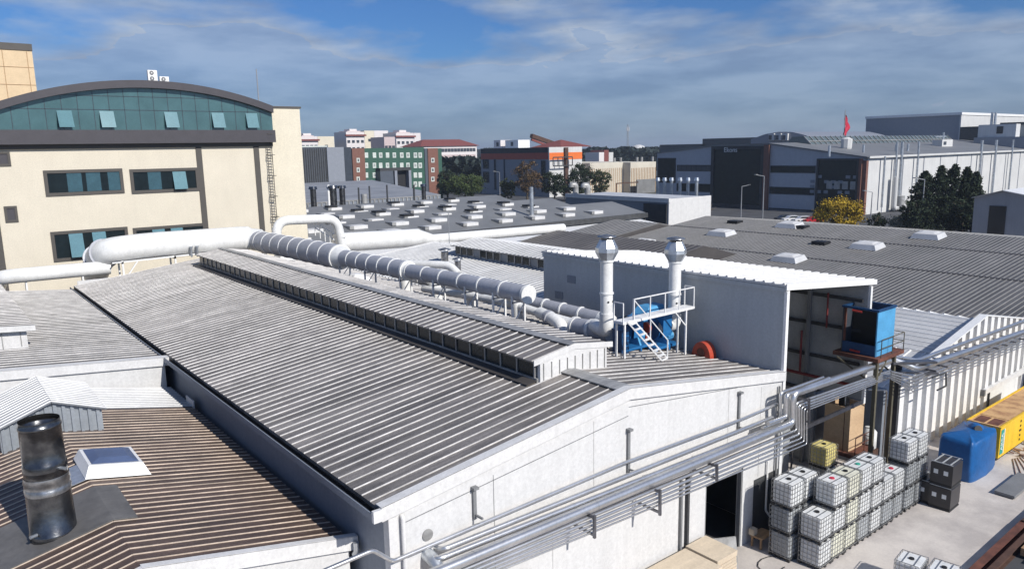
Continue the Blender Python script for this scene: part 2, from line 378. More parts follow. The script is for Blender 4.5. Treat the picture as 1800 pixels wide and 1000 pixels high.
# eave gutter (left)
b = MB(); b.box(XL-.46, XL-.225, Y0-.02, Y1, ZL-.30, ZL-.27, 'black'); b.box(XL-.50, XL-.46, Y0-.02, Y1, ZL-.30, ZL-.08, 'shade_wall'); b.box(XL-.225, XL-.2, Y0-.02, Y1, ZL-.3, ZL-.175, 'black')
b.box(XL-.52, XL-.2, Y0-.14, Y0-.02, ZL-.33, ZL+.03, 'white_trim')
b.build('gutter', hall)
b = MB(); b.box(XL+.0, XL+.28, Y0-.02, Y0-.003, 0, ZL-.4, 'white_trim'); b.build('corner_trim', hall)
# downpipe
b = MB(); b.tube(bend([(XL+.42, Y0-.03, ZL-.42), (XL+.42, Y0-.12, ZL-.46), (XL+.42, Y0-.12, 0.1)], .1), .07, 'white_trim', 10); b.build('downpipe', hall)
b = MB(); b.tube([(29.6, Y0-.1, ZR-.5), (29.6, Y0-.1, .1)], .05, 'grey_wall', 8); b.build('downpipe', hall)
# panel joints on the gable, thin recessed lines as dark strips
b = MB()
pj = [(0, 0, 0)]
for x0, z0, x1, z1 in ((10.0, 7.0, 19.7, 7.95), (19.72, 8.28, 26.5, 7.55), (20.5, 5.35, 24.4, 5.0)):
    b.prism([(x0, z0), (x1, z1), (x1, z1+.03), (x0, z0+.03)], 'y', Y0-.006, Y0-.002, 'grey_wall')
for x in (13.4,):
    b.box(x, x+.025, Y0-.006, Y0-.002, 0, zroof(x)-.5, 'grey_wall')
b.build('panel_joint', hall)
for x, z0, z1 in ((11.9, .2, 5.0), (15.9, .2, 5.2), (17.9, 5.6, 8.2), (25.9, 5.2, 7.6), (28.3, 3.0, 7.2)): b = MB(); b.box(x, x+.018, Y0-.005, Y0-.002, z0, z1, 'roof_lightgrey'); b.build('panel_joint', hall)
# flat dark sheet standing for the shaded opening right of the door
b = MB(); b.box(28.0, 29.9, Y0-.02, Y0-.004, 0.0, 2.9, 'dark_wall'); b.build('shade_panel', hall)
# door and its dark interior
b = MB(); b.box(DX0, DX0+.08, Y0+.02, Y0+.2, 0, DZ, 'grey_wall'); b.box(DX1-.08, DX1, Y0+.02, Y0+.2, 0, DZ, 'grey_wall'); b.box(DX0, DX1, Y0+.02, Y0+.2, DZ-.1, DZ-.001, 'grey_wall'); b.build('door_frame', hall)
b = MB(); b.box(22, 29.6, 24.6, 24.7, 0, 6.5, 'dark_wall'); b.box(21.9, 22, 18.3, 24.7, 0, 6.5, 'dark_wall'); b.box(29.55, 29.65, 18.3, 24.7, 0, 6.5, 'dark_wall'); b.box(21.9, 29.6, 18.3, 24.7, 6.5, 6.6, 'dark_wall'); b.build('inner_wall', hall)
b = MB(); b.box(22, 29.5, 18.0, 24.5, .004, .012, 'asphalt'); b.build('floor', hall)

# monitor (long raised vent)
mon = MB(); mxl, mxr, my0, my1 = 18.18, 21.95, 21.29, 64.4
me_, mr_ = 9.66, 9.96
bz = lambda x: zroof(x)+.16
mon.prism([(mxl+.1, bz(mxl)-.1), (mxr-.1, bz(mxr)-.1), (mxr-.1, me_-.06), (20.05, mr_-.1), (mxl+.1, me_-.06)], 'y', my0+.05, my1-.05, 'interior')
monitor = mon.build('roof_vent', hall)
rib_roof(monitor, 'vent_roof', (mxl-.25, my0-.1, me_), (20.05, my0-.1, mr_), (20.05, my1, mr_), (mxl-.25, my1, me_), .52, 'roof_pan', 'roof_rib', .036, .036, .06)
rib_roof(monitor, 'vent_roof', (mxr+.25, my0-.1, me_), (20.05, my0-.1, mr_), (20.05, my1, mr_), (mxr+.25, my1, me_), .52, 'roof_pan', 'roof_rib', .036, .036, .06)
b = MB(); b.slab([(19.8, my0-.12, mr_+.05), (20.05, my0-.12, mr_+.09), (20.05, my1, mr_+.09), (19.8, my1, mr_+.05)], .04, 'roof_lightgrey')
b.slab([(20.05, my0-.12, mr_+.09), (20.3, my0-.12, mr_+.05), (20.3, my1, mr_+.05), (20.05, my1, mr_+.09)], .04, 'roof_lightgrey'); b.build('ridge_cap', monitor)
b = MB(); rake(b, mxl-.28, me_, 20.05, mr_, my0-.13, my0-.103, .16, .07, 'white_trim'); rake(b, 20.05, mr_, mxr+.28, me_, my0-.13, my0-.103, .16, .07, 'white_trim')
b.prism([(mxl+.05, bz(mxl)), (XM, bz(XM)+.02), (mxr-.05, bz(mxr)), (mxr-.05, me_-.12), (20.05, mr_-.16), (mxl+.05, me_-.12)], 'y', my0-.1, my0+.049, 'white_trim')
for i in range(9):
    x = mxl+.2+i*.42; b.box(x, x+.04, my0-.125, my0-.101, bz(x)+.03, me_-.14, 'roof_lightgrey')
b.build('gable_panel', monitor)
nwin = 40; dy = (my1-my0-.3)/nwin
b = MB()
b.box(mxl-.05, mxl+.09, my0, my1, bz(mxl), bz(mxl)+.16, 'roof_lightgrey'); b.box(mxl-.02, mxl+.09, my0, my1, me_-.16, me_-.07, 'roof_lightgrey')
b.slab([(mxl-.55, my0, bz(mxl-.55)+.085), (mxl, my0, bz(mxl)+.10), (mxl, my1, bz(mxl)+.10), (mxl-.55, my1, bz(mxl-.55)+.085)], .02, 'roof_darker'); b.build('sill', monitor)  # the dark strip on the roof also paints in the vent's shadow
for i in range(nwin):
    y = my0+.15+i*dy; a = MB()
    a.box(mxl+.02, mxl+.06, y+.07, y+dy, bz(mxl)+.16, me_-.16, 'glass_dark')
    a.box(mxl-.03, mxl+.08, y, y+.07, bz(mxl)+.16, me_-.16, 'roof_lightgrey'); a.build('window', monitor)

def skylight(parent, x, y, z, sx, sy, slope=0, name='skylight', dome='glass_blue', h=.28, curb='white_paint'):
    """small domed rooflight on a sloping roof (z falls/rises by slope per metre of x)"""
    a = MB(); q = [(-sx/2-.12, -sy/2-.12), (sx/2+.12, -sy/2-.12), (sx/2+.12, sy/2+.12), (-sx/2-.12, sy/2+.12)]
    lo = [(x+u, y+v, z+slope*u+.02) for u, v in q]; k = .82
    hi = [(x+u*k, y+v*k, z+slope*u*k+h) for u, v in q]
    a.add(lo+hi, [(0, 1, 5, 4), (1, 2, 6, 5), (2, 3, 7, 6), (3, 0, 4, 7), (4, 5, 6, 7)], curb)
    o = a.build(name, parent)
    d = MB(); q2 = [(u*.72, v*.72) for u, v in q]; q3 = [(u*.45, v*.45) for u, v in q]
    lo = [(x+u, y+v, z+slope*u+h+.01) for u, v in q2]; hi = [(x+u, y+v, z+slope*u+h+.13) for u, v in q3]
    d.add(lo+hi, [(0, 1, 5, 4), (1, 2, 6, 5), (2, 3, 7, 6), (3, 0, 4, 7), (4, 5, 6, 7)], dome); d.build('dome', o)
    return o
sr = -(ZM-ZR)/(XR-XM)
zr = lambda x: ZM+sr*(x-XM)+.08
for px, py, sx, sy in ((500, 457, 1.3, 1.6), (628, 492, 1.3, 1.6)):
    d = ray(px, py); tt = (ZM+sr*(0-XM)-EYE.z)/(d.z-sr*d.x); p = EYE+d*tt; skylight(hall, p.x, p.y, zr(p.x), sx, sy, sr, dome='white_paint')
skylight(hall, 24.1, 34.0, zr(24.1), 1.7, 2.2, sr, dome='roof_lightgrey', h=.45)
b = MB(); b.box(9.7, 12.5, 67.9, 68.0, 7.5, 8.0, 'white_trim'); b.build('coping', hall)

# ================================================================== BOX SHED (tall grey canopy building)
bx0, bx1, by0, by1, bz0, bz1 = 30.02, 38.0, 17.95, 34.45, 11.52, 10.72
shed = thing('box_shed', 'tall grey windowless shed with one open end and a white sloping roof', 'shed', (34, 26, 0))
b = MB(); b.box(bx0, bx0+.2, by0+.1, by1, 0, bz0-.12, 'box_wall'); b.build('side_wall', shed)
b = MB(); b.box(bx1-.2, bx1, by0+.1, by1, 4.4, bz1-.1, 'interior'); b.box(bx1-.2, bx1, 20.7, by1, 0, 4.399, 'interior'); b.build('side_wall', shed)
b = MB(); b.prism([(bx0+.2, 0), (bx1-.2, 0), (bx1-.2, bz1-.1), (bx0+.2, bz0-.12)], 'y', by1-.2, by1, 'interior'); b.build('end_wall', shed)
ov = .35
b = MB(); e0, r0, r1, e1 = Vector((bx1+ov, by0, bz1)), Vector((bx0-.08, by0, bz0+.02)), Vector((bx0-.08, by1+.1, bz0+.02)), Vector((bx1+ov, by1+.1, bz1))
rib_roof(shed, 'roof', e0, r0, r1, e1, .5, 'roof_white', 'white_trim', .14, .08, .10)
b = MB(); b.prism([(bx0-.12, bz0-.20), (bx1+ov, bz1-.20), (bx1+ov, bz1+.06), (bx0-.12, bz0+.08)], 'y', by0-.06, by0-.002, 'white_paint')
b.box(bx0-.10, bx0-.01, by0-.002, by1, bz0-.30, bz0-.10, 'box_wall'); b.build('fascia', shed)
b = MB(); b.box(bx0-.05, bx0+.16, by0-.04, by0+.099, 0, bz0-.25, 'white_paint'); b.build('column', shed)
b = MB(); b.box(bx1-.2, bx1-.02, by0-.04, by0+.099, 4.2, bz1-.25, 'white_paint'); b.box(bx0+.17, bx1-.21, by0+.0, by0+.098, 4.2, 4.4, 'pipe_dark'); b.build('column', shed)
for z in (2.2, 4.2, 6.2, 8.0, 9.6):
    b = MB(); b.box(bx1-.34, bx1-.201, (by0+.3 if z > 4.3 else 20.8), by1-.3, z, z+.16, 'dark_wall'); b.build('wall_rail', shed)
for y in (21.0, 24.6, 28.2, 31.8):
    b = MB(); b.box(bx1-.50, bx1-.341, y, y+.2, (0 if y < 20 or y > 22 else 0), bz1-.3, 'grey_wall'); b.build('frame_post', shed)
b = MB(); b.tube([(37.4, by0+.5, 5.2), (37.4, by1-.4, 5.2)], .09, 'red_dark', 8); b.tube([(37.45, 21.4, 5.2), (37.45, 21.4, 7.6)], .06, 'red_dark', 8); b.tube([(37.45, 20.0, 8.0), (37.45, 20.0, 9.9)], .05, 'red_dark', 8); b.build('sprinkler_pipe', shed)
b = MB(); b.box(30.9, 31.9, 33.9, 34.2, 0, 2.6, 'grey_wall'); b.build('cabinet', shed)
for y, z in ((31.6, 10.3), (32.7, 9.2)):
    b = MB(); b.box(bx0-.03, bx0-.004, y, y+.7, z-.45, z, 'shade_wall'); b.build('patch', shed)
# low dark link between hall and corrugated hall (rear of the open bay)
link = thing('recessed_wall', 'dark recessed wall and floor bay beyond the wooden crate', 'wall', (39.6, 20.5, 0))
b = MB(); b.box(38.01, 41.3, 20.6, 20.8, 0, 4.0, 'grey_wall'); b.build('wall', link)
b = MB(); b.box(38.02, 41.2, 20.45, 20.599, 2.4, 2.55, 'dark_wall'); b.box(40.9, 41.2, 18.3, 20.4, 0, 4.2, 'shade_wall'); b.build('post', link)

# ================================================================== UPPER LEFT HALL (L2)
l2 = thing('left_hall', 'light grey ribbed roof hall behind the brown roof, at the left edge', 'factory hall', (0, 53, 0))
LX, LY0, LY1 = 9.15, 40.02, 67.0
zl2 = lambda x: 7.55+(9.1-x)*.098
rib_roof(l2, 'roof_slope', (LX, LY0, zl2(LX)), (-.5, LY0, zl2(-.5)), (-.5, LY1, zl2(-.5)), (LX, LY1, zl2(LX)), .52, 'roof_pan_worn', 'roof_rib', .036, .036)
rib_roof(l2, 'roof_slope', (-10, LY0, 7.6), (-.5, LY0, zl2(-.5)), (-.5, LY1, zl2(-.5)), (-10, LY1, 7.6), .52, 'roof_pan_worn', 'roof_rib', .036, .036)
b = MB(); b.prism([(-10, 0), (LX, 0), (LX, zl2(LX)-.15), (-.5, zl2(-.5)-.15), (-10, 7.45)], 'y', LY0+.02, LY0+.3, 'white_wall'); b.build('gable_wall', l2)
b = MB(); rake(b, -.5, zl2(-.5), LX+.25, zl2(LX+.25), LY0-.12, LY0+.018, .34, .09, 'white_trim'); rake(b, -10, 7.6, -.5, zl2(-.5), LY0-.12, LY0+.018, .34, .09, 'white_trim')
b.slab([(-.5, LY0-.12, zl2(-.5)+.10), (LX+.25, LY0-.12, zl2(LX+.25)+.10), (LX+.25, LY0+.35, zl2(LX+.25)+.10), (-.5, LY0+.35, zl2(-.5)+.10)], .02, 'white_trim'); b.build('rake_trim', l2)
b = MB(); b.box(LX-.1, LX, LY0+.3, LY1, 0, zl2(LX)-.15, 'white_wall'); b.box(-10, LX, LY1-.2, LY1, 0, 7.4, 'white_wall'); b.build('side_wall', l2)
b = MB(); b.box(LX+.02, LX+.2, LY0+.4, Y1, 7.3, 7.34, 'black'); b.build('gutter', l2)
m2 = MB(); m2.box(-3, 3.9, 45.2, 62, 8.0, 9.15, 'white_trim')
mo = m2.build('roof_vent', l2)
rib_roof(mo, 'vent_roof', (4.25, 44.9, 9.2), (-.5, 44.9, 9.65), (-.5, 62.2, 9.65), (4.25, 62.2, 9.2), .52, 'roof_pan', 'roof_rib', .036, .036, .08)
b = MB(); rake(b, -.5, 9.65, 4.28, 9.2, 44.83, 44.898, .22, .07, 'white_trim')
for i in range(6): b.box(-.4+i*.8, -.36+i*.8, 45.16, 45.199, 8.2, 9.0, 'roof_lightgrey')
b.build('rake_trim', mo)

# ================================================================== BROWN ROOF HALL (L1)
l1 = thing('brown_roof_hall', 'low hall with a brown ribbed metal roof in the lower left foreground', 'workshop', (3.5, 28, 0))
RX, RZ, EX, EZ, BY0, BY1 = 3.5, 7.2, 9.3, 5.98, 20.0, 39.9
YS = 36.1     # brown sheets up to here, pale galvanised sheets beyond
b = MB(); rib_roof(l1, 'roof_slope', (EX, BY0, EZ), (RX, BY0, RZ), (RX, YS, RZ), (EX, YS, EZ), .40, 'roof_brown', 'roof_brown_rib', .032, .03)
rib_roof(l1, 'roof_slope', (-2.5, BY0, EZ), (RX, BY0, RZ), (RX, YS, RZ), (-2.5, YS, EZ), .40, 'roof_brown', 'roof_brown_rib', .032, .03)
rib_roof(l1, 'pale_roof_slope', (EX, YS+.02, EZ+.02), (RX, YS+.02, RZ+.02), (RX, BY1, RZ+.02), (EX, BY1, EZ+.02), .33, 'roof_pale', 'roof_white', .07, .05)
rib_roof(l1, 'pale_roof_slope', (-2.5, YS+.02, EZ+.02), (RX, YS+.02, RZ+.02), (RX, BY1, RZ+.02), (-2.5, BY1, EZ+.02), .33, 'roof_pale', 'roof_white', .07, .05)
b = MB(); b.prism([(-2.5, 0), (EX, 0), (EX, EZ-.16), (RX, RZ-.16), (-2.5, EZ-.16)], 'y', BY0+.02, BY0+.25, 'white_wall'); b.build('gable_wall', l1)
b = MB(); rake(b, RX, RZ, EX+.25, EZ-.05, BY0-.14, BY0+.018, .36, .09, 'white_trim'); rake(b, -2.5, EZ, RX, RZ, BY0-.14, BY0+.018, .36, .09, 'white_trim')
b.slab([(RX, BY0-.14, RZ+.1), (EX+.25, BY0-.14, EZ+.05), (EX+.25, BY0+.1, EZ+.05), (RX, BY0+.1, RZ+.1)], .02, 'white_trim'); b.build('rake_trim', l1)
b = MB(); b.box(EX-.2, EX, BY0+.25, BY1, 0, EZ-.17, 'grey_wall'); b.build('side_wall', l1)
b = MB(); b.box(EX+.02, XL-.01, BY0+.3, BY1, EZ-.45, EZ-.40, 'black'); b.build('gutter', l1)
b = MB(); b.tube(bend([(EX+.1, BY0-.3, EZ-.05), (EX+.1, BY0-.3, EZ-.35), (EX+.1, BY0-.15, EZ-.5)], .1), .09, 'galv', 10); b.build('spout', l1)
# dark flat flashing round the chimney, across the ridge
b = MB(); z_ = lambda x: RZ-abs(x-RX)*.21+.085
b.slab([(-1.5, 23.3, z_(-1.5)), (RX, 23.3, z_(RX)), (RX, 26.2, z_(RX)), (-1.5, 26.2, z_(-1.5))], .03, 'flash_grey')
b.slab([(RX, 23.3, z_(RX)), (4.15, 23.3, z_(4.15)), (4.15, 26.2, z_(4.15)), (RX, 26.2, z_(RX))], .03, 'flash_grey'); b.build('flashing', l1)
skylight(l1, 4.38, 28.1, RZ-.21*.88+.04, 1.75, 2.0, -.21, h=.42, dome='sky_glass')
b = MB(); b.slab([(2.55, 27.0, z_(2.55)), (RX, 27.0, z_(RX)), (RX, 28.6, z_(RX)), (2.55, 28.6, z_(2.55))], .02, 'galv'); b.build('flashing', l1)
# raised pale dormer
b = MB(); DR, DY, DA, DB = 8.48, 32.9, 1.55, 5.0
b.prism([(DA, 6.4), (DB, 6.4), (DB, 7.84), (3.3, DR-.05), (DA, 7.8)], 'y', DY, DY+4.2, 'galv_sheet')
for i in range(12):
    x = DA+.05+i*.29; zt = 7.8+(DR-7.85)*(x-DA)/(3.3-DA) if x < 3.3 else DR-.05-(DR-7.89)*(x-3.3)/(DB-3.3)
    b.box(x, x+.12, DY-.10, DY-.001, 6.4, zt-.05, 'galv_sheet')
do = b.build('dormer', l1)
rib_roof(do, 'dormer_roof', (DB+.15, DY-.25, 7.82), (3.3, DY-.25, DR+.03), (3.3, DY+4.3, DR+.03), (DB+.15, DY+4.3, 7.82), .33, 'roof_pale', 'roof_white', .08, .04, .05)
rib_roof(do, 'dormer_roof', (DA-.2, DY-.25, 7.78), (3.3, DY-.25, DR+.03), (3.3, DY+4.3, DR+.03), (DA-.2, DY+4.3, 7.78), .33, 'roof_pale', 'roof_white', .08, .04, .05)
b = MB(); b.prism([(YS-.3, 6.0), (YS+.9, 6.0), (YS+.9, 6.35), (YS-.3, 6.35)], 'x', EX-.05, EX+.0, 'white_trim'); b.build('flashing', l1)

# galvanised chimney on the brown roof
ch = thing('metal_chimney', 'fat galvanised steel chimney standing on the brown ribbed roof', 'chimney', (1.95, 24.4, 6.8))
cx, cy = 2.1, 24.3
def rings(b, cx, cy, prof, m, n=28):
    b.tube([(cx, cy, z) for z, r in prof], [r for z, r in prof], m, n, caps=False)
b = MB(); rings(b, cx, cy, [(6.5, .62), (6.62, .62), (6.64, .66), (6.68, .66), (6.70, .62), (6.95, .60), (6.97, .63), (7.0, .60), (7.05, .63), (7.08, .60), (8.30, .575)], 'galv_dark'); b.build('lower_shell', ch)
b = MB(); rings(b, cx, cy, [(8.28, .59), (8.42, .60), (8.44, .585), (8.60, .58), (8.62, .60), (8.78, .57)], 'galv_mid'); b.build('collar', ch)
b = MB(); rings(b, cx, cy, [(8.75, .56), (8.95, .55), (8.97, .57), (9.0, .55), (9.04, .57), (9.07, .55), (9.14, .57), (9.17, .545), (10.2, .53), (10.22, .55), (10.28, .55), (10.30, .53), (10.42, .52)], 'galv_dark')
rings(b, cx, cy, [(10.42, .52), (10.42, .49), (8.9, .49)], 'black'); b.build('upper_shell', ch)
b = MB(); b.tube([(cx+.30, cy-.43, 9.02), (cx+.42, cy-.60, 9.02)], .05, 'galv', 10); b.build('stub', ch); b = MB(); b.tube([(cx-.45, cy-.4, 7.2), (cx-.62, cy-.5, 7.22)], .05, 'galv', 10); b.build('stub', ch)

# ================================================================== HALL BEHIND (H2) with its own vent
h2 = thing('rear_hall', 'pale ribbed roof hall behind the white duct with two small flues', 'factory hall', (41, 50, 0))
zh = lambda x: 7.45+(x-30)*.1
hx0, hx1, hy0, hy1 = 30.1, 41.0, 34.6, 64.0
rib_roof(h2, 'roof_slope', (hx0, hy0, zh(hx0)), (hx1, hy0, zh(hx1)), (hx1, hy1, zh(hx1)), (hx0, hy1, zh(hx0)), .52, 'roof_lightgrey', 'roof_white', .16, .05)
rib_roof(h2, 'roof_slope', (52, hy0, 7.4), (hx1, hy0, zh(hx1)), (hx1, hy1, zh(hx1)), (52, hy1, 7.4), .52, 'roof_lightgrey', 'roof_white', .16, .05)
b = MB(); b.prism([(hx0, 0), (52, 0), (52, 7.25), (hx1, zh(hx1)-.15), (hx0, zh(hx0)-.15)], 'y', hy1-.3, hy1, 'white_wall'); b.build('end_wall', h2)
b = MB(); rake(b, hx0, zh(hx0), hx1, zh(hx1), hy1+.0, hy1+.12, .3, .12, 'white_trim'); rake(b, hx1, zh(hx1), 52, 7.4, hy1+.0, hy1+.12, .3, .12, 'white_trim'); b.build('rake_trim', h2)
mo = MB().box(38.5, 43.6, 37, 56.4, 8.0, 9.15, 'interior').build('roof_vent', h2)
rib_roof(mo, 'vent_roof', (38.2, 36.8, 9.2), (41.05, 36.8, 9.6), (41.05, 56.8, 9.6), (38.2, 56.8, 9.2), .52, 'roof_lightgrey', 'roof_white', .12, .05, .08)
rib_roof(mo, 'vent_roof', (43.9, 36.8, 9.2), (41.05, 36.8, 9.6), (41.05, 56.8, 9.6), (43.9, 56.8, 9.2), .52, 'roof_lightgrey', 'roof_white', .12, .05, .08)
for i in range(20):
    y = 37+i*.97; a = MB(); a.box(38.44, 38.49, y+.12, y+.94, 8.5, 9.05, 'glass_dark' if i % 4 else 'interior'); a.box(38.40, 38.498, y-.02, y+.12, 8.4, 9.1, 'roof_lightgrey'); a.build('window', mo)
for x, y, n_ in ((34.6, 52.2, 'taller'), (36.0, 46.6, 'shorter')):
    pass
def flue(x, y, z0, z1, r, label):
    t_ = thing('roof_flue', label, 'flue', (x, y, z0), 'small flues on the rear hall roof')
    a = MB(); a.tube([(x, y, z0-.1), (x, y, z1)], r, 'galv_mid', 14); a.build('pipe', t_)
    a = MB(); a.tube([(x, y, z1+.15), (x, y, z1+.22), (x, y, z1+.36)], [r*1.7, r*1.7, .03], 'galv_mid', 14)
    for q in range(3): a.bar((x+r*.9*cos(q*2.1), y+r*.9*sin(q*2.1), z1-.05), (x+r*1.3*cos(q*2.1), y+r*1.3*sin(q*2.1), z1+.16), .03, 'galv_mid')
    a.build('cap', t_)
p = atz(782, 462, 7.95); flue(p.x, p.y, 7.9, 8.95, .33, 'left one of two small capped metal flues on the pale ribbed roof')
p = atz(805, 478, 7.85); flue(p.x, p.y, 7.8, 8.75, .26, 'right and thinner of two small capped metal flues on the pale ribbed roof')

# ================================================================== CORRUGATED HALL (white, right)
cg = thing('corrugated_hall', 'white hall with deeply corrugated gable wall behind the blue and yellow units', 'factory hall', (53, 19, 0))
cx0, cxa, cx1, cza, cze, cY = 41.35, 53.15, 64.9, 6.62, 4.45, 18.0
zc = lambda x: cza-(cza-cze)*abs(x-cxa)/(cxa-cx0)
b = MB(); b.prism([(cx0, 0), (cx1, 0), (cx1, zc(cx1)-.05), (cxa, cza-.05), (cx0, zc(cx0)-.05)], 'y', cY, cY+.12, 'white_trim')
x = cx0+.05
while x < cx1-.5:
    w_ = .56; d_ = .36
    z0_, z1_ = 0, min(zc(x), zc(x+w_))
    vs = [(x, cY-.001, 0), (x+.02, cY-d_, 0), (x+w_-.02, cY-d_, 0), (x+w_, cY-.001, 0), (x, cY-.001, zc(x)), (x+.02, cY-d_, zc(x+.05)), (x+w_-.02, cY-d_, zc(x+w_-.05)), (x+w_, cY-.001, zc(x+w_))]
    b.add(vs, [(0, 1, 5, 4), (1, 2, 6, 5), (2, 3, 7, 6), (4, 5, 6, 7)], 'white_paint'); x += 1.14
b.build('corrugated_wall', cg)
b = MB(); b.prism([(cx0, cze-.02), (cxa, cza-.02), (cx1, cze-.02), (cx1, cze+.05), (cxa, cza+.05), (cx0, cze+.05)], 'y', cY-.40, cY+.10, 'white_paint'); b.build('parapet_cap', cg)
dz = -.75
rib_roof(cg, 'roof_slope', (cx0, cY+.2, cze-1.2), (48.6, cY+.2, zc(48.6)-1.15), (48.6, 33, zc(48.6)-1.15), (cx0, 33, cze-1.2), .9, 'roof_white', 'white_paint', .10, .06)
rib_roof(cg, 'roof_slope', (48.6, 33, zc(48.6)-1.15+.03), (48.6, cY+.2, zc(48.6)-1.15+.03), (cxa, cY+.2, cza-.32), (cxa, 33, cza-.32), .5, 'roof_white', 'white_paint', .08, .04)
rib_roof(cg, 'roof_slope', (61.3, cY+.2, 4.2), (cxa, cY+.2, cza-.32), (cxa, 33, cza-.32), (61.3, 33, 4.2), .9, 'roof_white', 'white_paint', .16, .07)
dz = -1.0
b = MB(); b.box(cx0, cx0+.2, cY+.2, 33, 0, cze-1.4, 'grey_wall'); b.build('side_wall', cg)
b = MB(); b.box(cx0-.02, cx0+.45, cY-.34, cY-.28, 0, 3.7, 'white_paint'); b.build('corner_trim', cg)
# sliding door and its rail
b = MB(); b.box(54.7, 59.3, cY-.46, cY-.38, 0.05, 1.3, 'grey_clad'); b.box(54.6, 54.699, cY-.46, cY-.38, 0, 1.3, 'dark_wall'); sd = b.build('sliding_door', cg)
MATS['door_pale'] = mat('door_pale', (.66, .67, .66), .6, var=.06)
sd.data.materials[0] = MATS['door_pale']
b = MB(); b.box(53.4, 61.5, cY-.60, cY-.37, 1.31, 1.62, 'white_trim'); b.box(53.2, 53.4, cY-.62, cY-.37, 1.25, 1.66, 'grey_wall'); b.build('door_rail', cg)
# white roof box by the shed
rb = thing('roof_vent_box', 'small white capped vent box on the white roof beside the blue open tank', 'roof vent', (41.6, 21.8, 4))
b = MB(); b.box(41.9, 43.4, 24.0, 25.4, 3.7, 5.4, 'white_paint'); b.build('body', rb)
b = MB(); b.box(41.6, 43.7, 23.7, 25.7, 5.4, 5.6, 'white_paint'); b.build('cap', rb)

# ================================================================== BIG DARK ROOFS BEHIND
dk = thing('dark_roof_hall', 'very large dark grey ribbed roof with white framed rooflights, right background', 'factory hall', (78, 45, 0))
dx0, dx1, dz0, dz1, dya, dyb = 61.5, 92.2, 4.35, 7.42, -6, 69
rib_roof(dk, 'roof_slope', (dx0, dya, dz0), (dx1, dya, dz1), (dx1, dyb, dz1), (dx0, dyb, dz0), .45, 'roof_dark', 'roof_dark_rib', .07, .05, .14, seams=(.42, .74))
rib_roof(dk, 'roof_slope', (110, dya, 5.6), (dx1, dya, dz1), (dx1, dyb, dz1), (110, dyb, 5.6), .8, 'roof_dark', 'roof_dark_rib', .10, .06)
b = MB(); b.prism([(dx0, 0), (110, 0), (110, 5.4), (dx1, dz1-.15), (dx0, dz0-.15)], 'y', dyb-.3, dyb-.01, 'grey_wall'); b.box(dx0, dx0+.2, dya, dyb-.3, 0, dz0-.15, 'grey_wall'); b.build('wall', dk)
ds = (dz1-dz0)/(dx1-dx0)
def on_dark(px, py):
    d = ray(px, py); t_ = (dz0-ds*dx0-EYE.z)/(d.z-ds*d.x); return EYE+d*t_
for px, py in ((1386, 458), (1524, 436), (1632, 418), (1268, 413), (1388, 399), (1130, 430)):
    p = on_dark(px, py); skylight(dk, p.x, p.y, p.z+.02, 2.1, 2.8, ds, h=.55, dome='white_trim', curb='roof_white')
for px, py in ((1443, 429), (1292, 392), (1408, 401)):
    p = on_dark(px, py); b = MB(); b.box(p.x-.7, p.x+.7, p.y-.8, p.y+.8, p.z-.05, p.z+.35, 'black'); b.build('vent_hatch', dk)
def gable_hall(name, label, x0, xr, x1, y0, y1, ze, zr_, pan, rib, sp=.8, wall='white_wall', z1=None):
    o = thing(name, label, 'factory hall', (xr, (y0+y1)/2, 0)); z1 = z1 or ze
    rib_roof(o, 'roof_slope', (x0, y0, ze), (xr, y0, zr_), (xr, y1, zr_), (x0, y1, ze), sp, pan, rib, .10, .05)
    rib_roof(o, 'roof_slope', (x1, y0, z1), (xr, y0, zr_), (xr, y1, zr_), (x1, y1, z1), sp, pan, rib, .10, .05)
    a = MB(); a.prism([(x0, 0), (x1, 0), (x1, z1-.15), (xr, zr_-.15), (x0, ze-.15)], 'y', y0+.01, y0+.3, wall); a.box(x0, x0+.2, y0+.3, y1, 0, ze-.16, wall); a.build('wall', o)
    return o
gable_hall('small_dark_hall', 'nearly black low gabled roof between the grey shed and the white wall', 54, 66.8, 74, 50, 74, 5.2, 7.0, 'roof_darker', 'roof_dark', wall='roof_darker')
gable_hall('ribbed_hall', 'small grey-brown ribbed roof with a dark hatch, left of the big dark roof', 66, 82.0, 92, 69.2, 78, 5.2, 7.1, 'roof_dark', 'roof_dark_rib', wall='roof_darker')

# ================================================================== GREY MULTI-BAY HALL with many rooflights
gh = thing('grey_multibay_hall', 'wide smooth grey roof dotted with rows of small white rooflights, mid distance', 'factory hall', (66, 105, 0))
gx0, gx1 = 30, 95
bays = [(83, 90.8, 98.7), (98.7, 106.6, 114.9), (114.9, 123.7, 132)]
for ya, yr, yb in bays:
    b = MB(); b.slab([(gx0, ya, 7.0), (gx1, ya, 7.0), (gx1, yr, 8.55), (gx0, yr, 8.55)], .2, 'roof_grey')
    b.slab([(gx0, yr, 8.55), (gx1, yr, 8.55), (gx1, yb, 7.0), (gx0, yb, 7.0)], .2, 'roof_grey'); b.build('roof_bay', gh)
    b = MB(); b.prism([(ya, 0), (yb, 0), (yb, 6.85), (yr, 8.35), (ya, 6.85)], 'x', gx1-.35, gx1-.1, 'dark_wall'); b.build('end_wall', gh)
b = MB(); b.box(gx0, gx1, 82.6, 83.0, 6.25, 7.02, 'dark_wall'); b.build('fascia', gh)
b = MB(); b.box(gx0, gx1-.2, 83.3, 83.6, 0, 6.8, 'white_trim'); b.build('front_wall', gh)
k = 0
